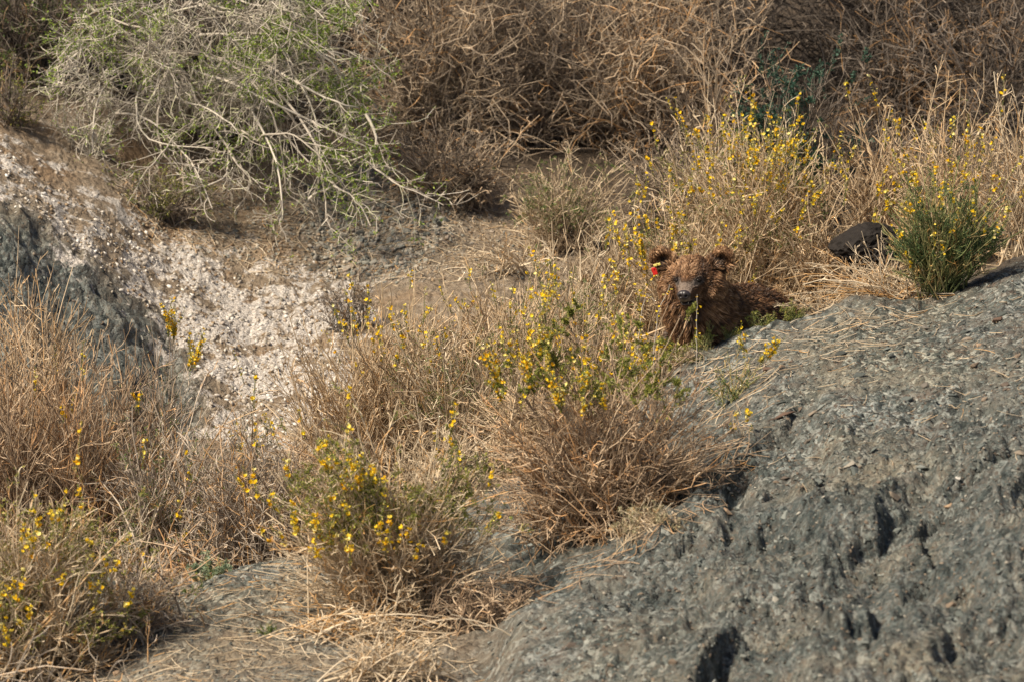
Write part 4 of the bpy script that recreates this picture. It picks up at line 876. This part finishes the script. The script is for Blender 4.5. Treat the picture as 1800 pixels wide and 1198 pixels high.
    for s_ in (-1, 1): part('tooth', lambda q: q * np.array([.0022, .005, .0022]) + np.array([s_ * .014, -.0815, .093]), tm, 8, 6)
    rm, t, b = mat_new('red_ear_tag', .45, .4); b.inputs['Base Color'].default_value = (.55, .02, .015, 1)
    ym, t, b = mat_new('yellow_ear_tag', .45, .4); b.inputs['Base Color'].default_value = (.72, .60, .16, 1)
    def tagm(c, w1, h1, ang, mat, label):
        bm = bmesh.new(); bmesh.ops.create_cube(bm, size=1); bmesh.ops.scale(bm, vec=(w1, h1, .0025), verts=bm.verts)
        bmesh.ops.bevel(bm, geom=bm.edges[:], offset=.0011, segments=1, affect='EDGES')
        bmesh.ops.create_cone(bm, cap_ends=True, segments=8, radius1=.0035, radius2=.0035, depth=.008, matrix=Matrix.Translation((0, h1 * .35, 0)))
        bmesh.ops.rotate(bm, verts=bm.verts, cent=(0, 0, 0), matrix=Matrix.Rotation(ang, 3, 'Z'))
        m2 = bpy.data.meshes.new('ear_tag'); bm.to_mesh(m2); bm.free()
        q = np.zeros(len(m2.vertices) * 3); m2.vertices.foreach_get('co', q); q = q.reshape(-1, 3) + np.array(c)
        m2.vertices.foreach_set('co', (wl(q) - gb).astype(np.float32).ravel()); m2.update()
        o = obj('ear_tag', m2, mat, root); o['label'] = label
    tagm((-.163, .018, -.092), .022, .034, .25, rm, 'red ear tag hanging below the ear')
    tagm((-.150, .048, -.088), .033, .011, .25, ym, 'narrow yellow ear tag')
build_bear()

# blossoming stalk in front of the face
def stalk(label, pts, nf, y_):
    g = ground(pts[0][0], y_); base = g
    P = np.array([g] + [at(a, b_, y_) for a, b_ in pts])
    f = np.linspace(0, len(P) - 1, 14); P = np.stack([np.interp(f, np.arange(len(P)), P[:, k]) for k in range(3)], -1) + rng.normal(size=(14, 3)) * .002
    root = bpy.data.objects.new('flower_stalk', None); COL.objects.link(root); root.location = base.tolist(); tag(root, label, 'flower stalk', 'blossoming stalks in front of the bear')
    V, Q, tt = tubes(P[None], np.full((1, 14), .0022) * np.linspace(1.2, .6, 14), np.array([.6]), 5)
    obj('stem', mesh_from('stem', V - base, [Q], {'tint': tt}, True), TW['thorn'], root)
    t_ = np.sort(rng.uniform(5, 13, nf)); j = t_.astype(int).clip(0, 12); a = (t_ - j)[:, None]
    add_blossoms(root, P[j] * (1 - a) + P[j + 1] * a + rng.normal(size=(nf, 3)) * np.array([.007, .004, .003]), base, .62)
stalk('upright stalk with yellow blossoms in front of the bear mouth', [(1224, 600), (1225, 560), (1226, 518)], 9, -.22)
stalk('slanting stalk with yellow blossoms crossing the bear cheek', [(1150, 600), (1158, 545), (1171, 518), (1178, 500)], 9, -.22)
stalk('arching stalk with pale yellow blossoms left of the bear cheek', [(1120, 610), (1128, 545), (1136, 515), (1150, 530)], 9, -.2)

# ------------------------------------------------------------------ stones
def shard(seed, flat=.4):
    r = np.random.default_rng(seed); bm = bmesh.new()
    for p in unit(r.normal(size=(10, 3))) * r.uniform(.75, 1.0, (10, 1)): bm.verts.new((p[0], p[1] * .75, p[2] * flat))
    bmesh.ops.convex_hull(bm, input=bm.verts); bmesh.ops.delete(bm, geom=[v_ for v_ in bm.verts if not v_.link_faces], context='VERTS')
    bmesh.ops.triangulate(bm, faces=bm.faces[:]); bm.verts.index_update()
    V = np.array([v_.co[:] for v_ in bm.verts]); F = np.array([[v_.index for v_ in f.verts] for f in bm.faces]); bm.free(); return V, F
SH = [shard(k, f) for k, f in enumerate((.25, .3, .35, .4, .5, .6, .45, .7))]
def normals(px, y):
    a = ground(px + 12, y) - ground(px - 12, y); b_ = ground(px, y + .05) - ground(px, y - .05)
    n_ = unit(np.cross(a, b_)); return n_ * np.sign(n_[..., 2:3])
def sample_zone(poly, n, ymin=-6.4):
    m = poly_mask(poly, 1); xs = np.array(poly)[:, 0]; ys = np.array(poly)[:, 1]
    px = rng.uniform(xs.min(), xs.max(), n * 4); py = rng.uniform(ys.min(), ys.max(), n * 4)
    ok = look(m, px, py) > rng.uniform(.15, .85, len(px)); px, py = px[ok][:n], py[ok][:n]
    y, o2 = hit(px, py, ymin); return px[o2], y[o2]
def frames(px, y, tilt=.35, yaw=None):
    n = len(px); N3 = unit(normals(px, y) + rng.normal(size=(n, 3)) * tilt)
    an = rng.uniform(0, 6.28, n) if yaw is None else yaw + rng.normal(size=n) * .5
    h = np.stack([np.cos(an), np.sin(an), 0 * an], -1); X = unit(h - (h * N3).sum(1, keepdims=True) * N3); Y = np.cross(N3, X)
    return np.stack([X, Y, N3], -1)
def scatter(name, label, zone, n, smin, smax, mat, parent=None, ymin=-6.4, tilt=.35, kinds=range(8), yaw=None, pw=2.2):
    px, y = sample_zone(zone, n, ymin); n = len(px)
    s = smin + (smax - smin) * rng.uniform(0, 1, n) ** pw; M = frames(px, y, tilt, yaw); g = ground(px, y)
    kk = rng.choice(list(kinds), n); Vs = []; Fs = []; Ts = []; off = 0
    for k in set(kk.tolist()):
        V, F = SH[k]; id_ = np.where(kk == k)[0]
        w_ = np.einsum('nij,vj->nvi', M[id_], V) * (s[id_] * K)[:, None, None] + g[id_][:, None] + M[id_][:, None, :, 2] * (s[id_] * K * .12)[:, None, None]
        Vs.append(w_.reshape(-1, 3)); Fs.append((F[None] + (np.arange(len(id_)) * len(V))[:, None, None]).reshape(-1, 3) + off); off += len(id_) * len(V)
        Ts.append(np.repeat(rng.uniform(0, 1, len(id_)), len(V)))
    o = obj(name, mesh_from(name, np.concatenate(Vs), [np.concatenate(Fs)], {'tint': np.concatenate(Ts)}), mat, parent)
    return tag(o, label, None, None, 'stuff')
Z_SLOPE = [(1190,650),(1320,590),(1480,560),(1620,545),(1700,510),(1830,450),(1830,800),(1500,850),(1250,890),(1230,760)]
Z_LOW = [(880,1080),(1010,1020),(1200,940),(1500,850),(1830,800),(1830,1230),(840,1230)]
Z_NEAR = [(260,1060),(350,1010),(560,965),(660,990),(800,1100),(840,1230),(-50,1230),(120,1160)]
Z_SOIL = [(200,330),(520,330),(800,320),(930,400),(1000,470),(820,500),(620,500),(430,470),(260,420)]
scatter('slate_chips', 'small slate chips strewn over the slope', Z_SLOPE, 6500, 1.2, 5.5, STONE, tilt=.28, kinds=(0, 1, 2, 3), yaw=-.2)
scatter('slate_chips', 'small slate chips on the crags', Z_LOW, 4200, 1.2, 6.5, STONE, tilt=.45, kinds=(0, 1, 2, 3, 4))
scatter('soil_gravel', 'fine gravel on the near soil', Z_NEAR, 3300, 1.2, 5.5, STONE, tilt=.4)
scatter('talus_gravel', 'loose grey gravel on the far bank', P_TALUS, 2300, 3, 11, TALUS, ymin=.3, tilt=.5, kinds=(2, 3, 4, 5, 6, 7), pw=1.8)
scatter('soil_clods', 'brown soil clods on the far bank', Z_SOIL, 3600, 1.5, 8, SOILST, ymin=.3, tilt=.6, kinds=(3, 4, 5, 6, 7))
scatter('bank_gravel', 'grey and tan gravel on the far bank soil', Z_SOIL, 2000, 1.5, 7.5, TALUS, ymin=.3, tilt=.5, kinds=(2, 3, 4, 5, 6, 7))
scatter('crust_flakes', 'flaky white mineral crust', P_WHITE, 2400, 1.5, 10, CRUST, ymin=.3, tilt=.6, kinds=(3, 4, 5, 6, 7))
scatter('crust_clods', 'brownish clods among the white crust', P_WHITE, 2000, 2, 8, SOILST, ymin=.3, tilt=.6, kinds=(3, 4, 5, 6, 7))
scatter('left_rock_chips', 'slate chips on the left rock', P_LROCK, 1500, 1.5, 6.5, STONE, ymin=.3, tilt=.4, kinds=(0, 1, 2, 3))

SHM = []
for V, F in SH:
    bm = bmesh.new(); vs = [bm.verts.new(p) for p in V]
    for f in F: bm.faces.new([vs[i] for i in f])
    bmesh.ops.bevel(bm, geom=bm.edges[:], offset=.05, segments=1, affect='EDGES'); me = bpy.data.meshes.new('stone'); bm.to_mesh(me); bm.free()
    a_ = me.attributes.new('tint', 'FLOAT', 'POINT'); SHM.append(me); me.materials.append(STONE)
def single(px, y, s, k, parent=None, name='stone', mat=None, tilt=.3, flat=1.0, aspect=1.0, yaw=None, sink=.1, lib=None):
    me = (lib or SHM)[k]
    if mat: me = me.copy(); me.materials.clear(); me.materials.append(mat)
    o = bpy.data.objects.new(name, me); COL.objects.link(o)
    M = frames(np.array([px]), np.array([y]), tilt, yaw)[0]; g = ground(px, y) + M[:, 2] * s * K * sink
    S = s * K
    o.matrix_world = Matrix(((M[0, 0], M[0, 1], M[0, 2], g[0]), (M[1, 0], M[1, 1], M[1, 2], g[1]), (M[2, 0], M[2, 1], M[2, 2], g[2]), (0, 0, 0, 1))) @ Matrix.Diagonal((S * aspect, S, S * flat, 1))
    if parent: o.parent = parent
    return o
SHT = []
for me in SHM:
    m2 = me.copy(); m2.materials.clear(); m2.materials.append(TALUS); SHT.append(m2)
def many(zone, n, smin, smax, ymin=-6.4, kinds=range(8), tilt=.3, yaw=None, talus_=False):
    px, y = sample_zone(zone, n, ymin)
    for a, b_ in zip(px, y):
        single(a, b_, smin + (smax - smin) * rng.uniform() ** 2, int(rng.choice(list(kinds))), hill, tilt=tilt, yaw=yaw, lib=SHT if talus_ else None)
many(Z_SLOPE, 130, 6, 17, kinds=(0, 1, 2, 3), yaw=-.2, tilt=.2)
many(Z_LOW, 70, 6, 17, kinds=(1, 2, 3, 4))
many(Z_NEAR, 35, 5, 12)
many([(560,340),(700,320),(790,360),(780,430),(700,490),(600,490)], 160, 8, 17, ymin=.3, tilt=.5, kinds=(2, 3, 4, 5, 6, 7), talus_=True)
many([(780,340),(930,350),(980,440),(900,490),(780,470)], 45, 4, 10, ymin=.3, tilt=.5, kinds=(2, 3, 4, 5, 6, 7), talus_=True)
many([(330,400),(560,360),(560,450),(420,460)], 35, 4, 10, ymin=.3, tilt=.5, kinds=(2, 3, 4, 5, 6, 7), talus_=True)
many(P_LROCK, 20, 6, 13, ymin=.3, kinds=(0, 1, 2))

def notable(label, px, py, s, k, mat, ymin=-6.4, cat='stone', **kw):
    y, _ = hit(np.array([px]), np.array([py]), ymin); return tag(single(px, float(y[0]), s, k, None, 'stone', mat, **kw), label, cat)
notable('rusty brown blocky stone half way down the slate slope below the bear', 1352, 650, 15, 5, BROWNROCK, aspect=1.2)
notable('second rusty brown stone right beside the blocky one on the slate slope', 1378, 645, 13, 6, BROWNROCK)
notable('flat blue-grey slate slab just below the bear shoulder', 1358, 606, 22, 1, STONE, aspect=1.1, tilt=.1)
notable('pinkish flat stone high on the slate slope near the right edge', 1718, 608, 12, 1, TANROCK)
notable('dark brown flat stone under the green-stemmed shrub on the right', 1755, 565, 17, 2, BROWNROCK)
notable('long brown slab lying down the slate slope', 1375, 735, 20, 0, BROWNROCK, aspect=1.6, tilt=.1, yaw=.9)
notable('loose tan stone on the rim of the grey outcrop', 1278, 902, 17, 0, TANROCK, aspect=1.3, tilt=.1)
notable('white angular rock fragment on the near soil crest', 577, 952, 17, 2, PALEROCK, aspect=1.2, sink=.3)
notable('rounded tan stone at the bottom left edge of the near soil', 203, 1186, 13, 6, TANROCK)
notable('rusty orange stone wedged in the crag on the right', 1668, 890, 13, 5, TANROCK)
notable('pale stone on the crag just above the rusty orange one', 1685, 845, 8, 2, PALEROCK)
notable('dark brown stone sitting in the white crust', 415, 625, 11, 6, BROWNROCK, ymin=.3)
notable('lone dark stone on bare tan soil below the brown shrubs', 842, 352, 8, 5, STONE, ymin=.3)

# dark split rock behind the straw, right of the bear
def split_rock():
    c = at(1530, 440, 1.45); bm = bmesh.new()
    bmesh.ops.create_icosphere(bm, subdivisions=5, radius=1)
    V = np.array([v_.co[:] for v_ in bm.verts]); d = unit(V); r8 = np.random.default_rng(12)
    pl = unit(r8.normal(size=(16, 3))); of = r8.uniform(.72, 1.0, 16)
    r = np.min(np.where(d @ pl.T > .05, of / np.maximum(d @ pl.T, .05), 9), axis=1); r = np.minimum(r, 1.35)
    V = d * r[:, None]; lay = V[:, 2] * 2.3 + V[:, 0] * 1.3 + .9 * fbm(V[:, 0] * 2, V[:, 1] * 2, 2, 130); fr_ = lay - np.floor(lay)
    V *= (1 - .05 * np.clip((fr_ - .7) / .1, 0, 1) * (fr_ < .98) + .035 * fbm(V[:, 0] * 8, V[:, 2] * 10 + V[:, 1] * 6, 3, 140))[:, None]
    V *= np.array([.185, .15, .10]); c_, s_ = math.cos(.42), math.sin(.42); V = np.stack([V[:, 0] * c_ - V[:, 2] * s_, V[:, 1], V[:, 0] * s_ + V[:, 2] * c_], -1)
    for v_, p in zip(bm.verts, V): v_.co = p
    me = bpy.data.meshes.new('dark_rock'); bm.to_mesh(me); bm.free(); me.attributes.new('tint', 'FLOAT', 'POINT')
    tag(obj('dark_rock', me, BLACKROCK, None, c.tolist()), 'near-black layered rock behind straw stems, between bear and green-stemmed shrub', 'rock')
split_rock()

# ------------------------------------------------------------------ dead twig litter
def litter(name, label, zone, n, l0, l1, wood, ymin=-6.4):
    px, y = sample_zone(zone, n, ymin); n = len(px); g = ground(px, y); N3 = normals(px, y)
    an = rng.uniform(0, 6.28, n); h = np.stack([np.cos(an), np.sin(an), 0 * an], -1); X = unit(h - (h * N3).sum(1, keepdims=True) * N3)
    L = rng.uniform(l0, l1, n)[:, None]; S = unit(np.cross(X, N3))
    u = np.linspace(-.5, .5, 5); P = g[:, None] + X[:, None] * L[:, None] * u[None, :, None] + S[:, None] * (L * rng.normal(size=(n, 1)) * .35)[:, None] * (u ** 2)[None, :, None] + N3[:, None] * .006
    P[..., 2] = np.maximum(P[..., 2], gz(P[..., 0].ravel(), P[..., 1].ravel()).reshape(P.shape[:2]) + .002)
    V, Q, tt = tubes(P, rng.uniform(.0009, .0020, (n, 1)) + np.zeros((1, 5)), rng.uniform(.1, 1, n))
    tag(obj(name, mesh_from(name, V, [Q], {'tint': tt}, True), TW[wood]), label, None, None, 'stuff')
litter('twig_litter', 'dead twigs scattered on the near soil', Z_NEAR, 520, .04, .22, 'straw')
litter('twig_litter', 'dead stems scattered along the slate rim', [(1220,640),(1320,585),(1480,545),(1640,545),(1600,600),(1400,640),(1250,760)], 200, .04, .18, 'straw')
litter('twig_litter', 'sparse dead stems on the slate slope', Z_SLOPE, 90, .03, .14, 'straw')
litter('twig_litter', 'dead twigs on the far bank soil', Z_SOIL, 520, .04, .2, 'straw', .3)
litter('twig_litter', 'dead twigs around the rounded brown shrub', [(820,1030),(1000,1000),(1260,860),(1300,780),(1330,830),(1200,930),(1000,1040),(850,1110)], 350, .05, .22, 'rust')
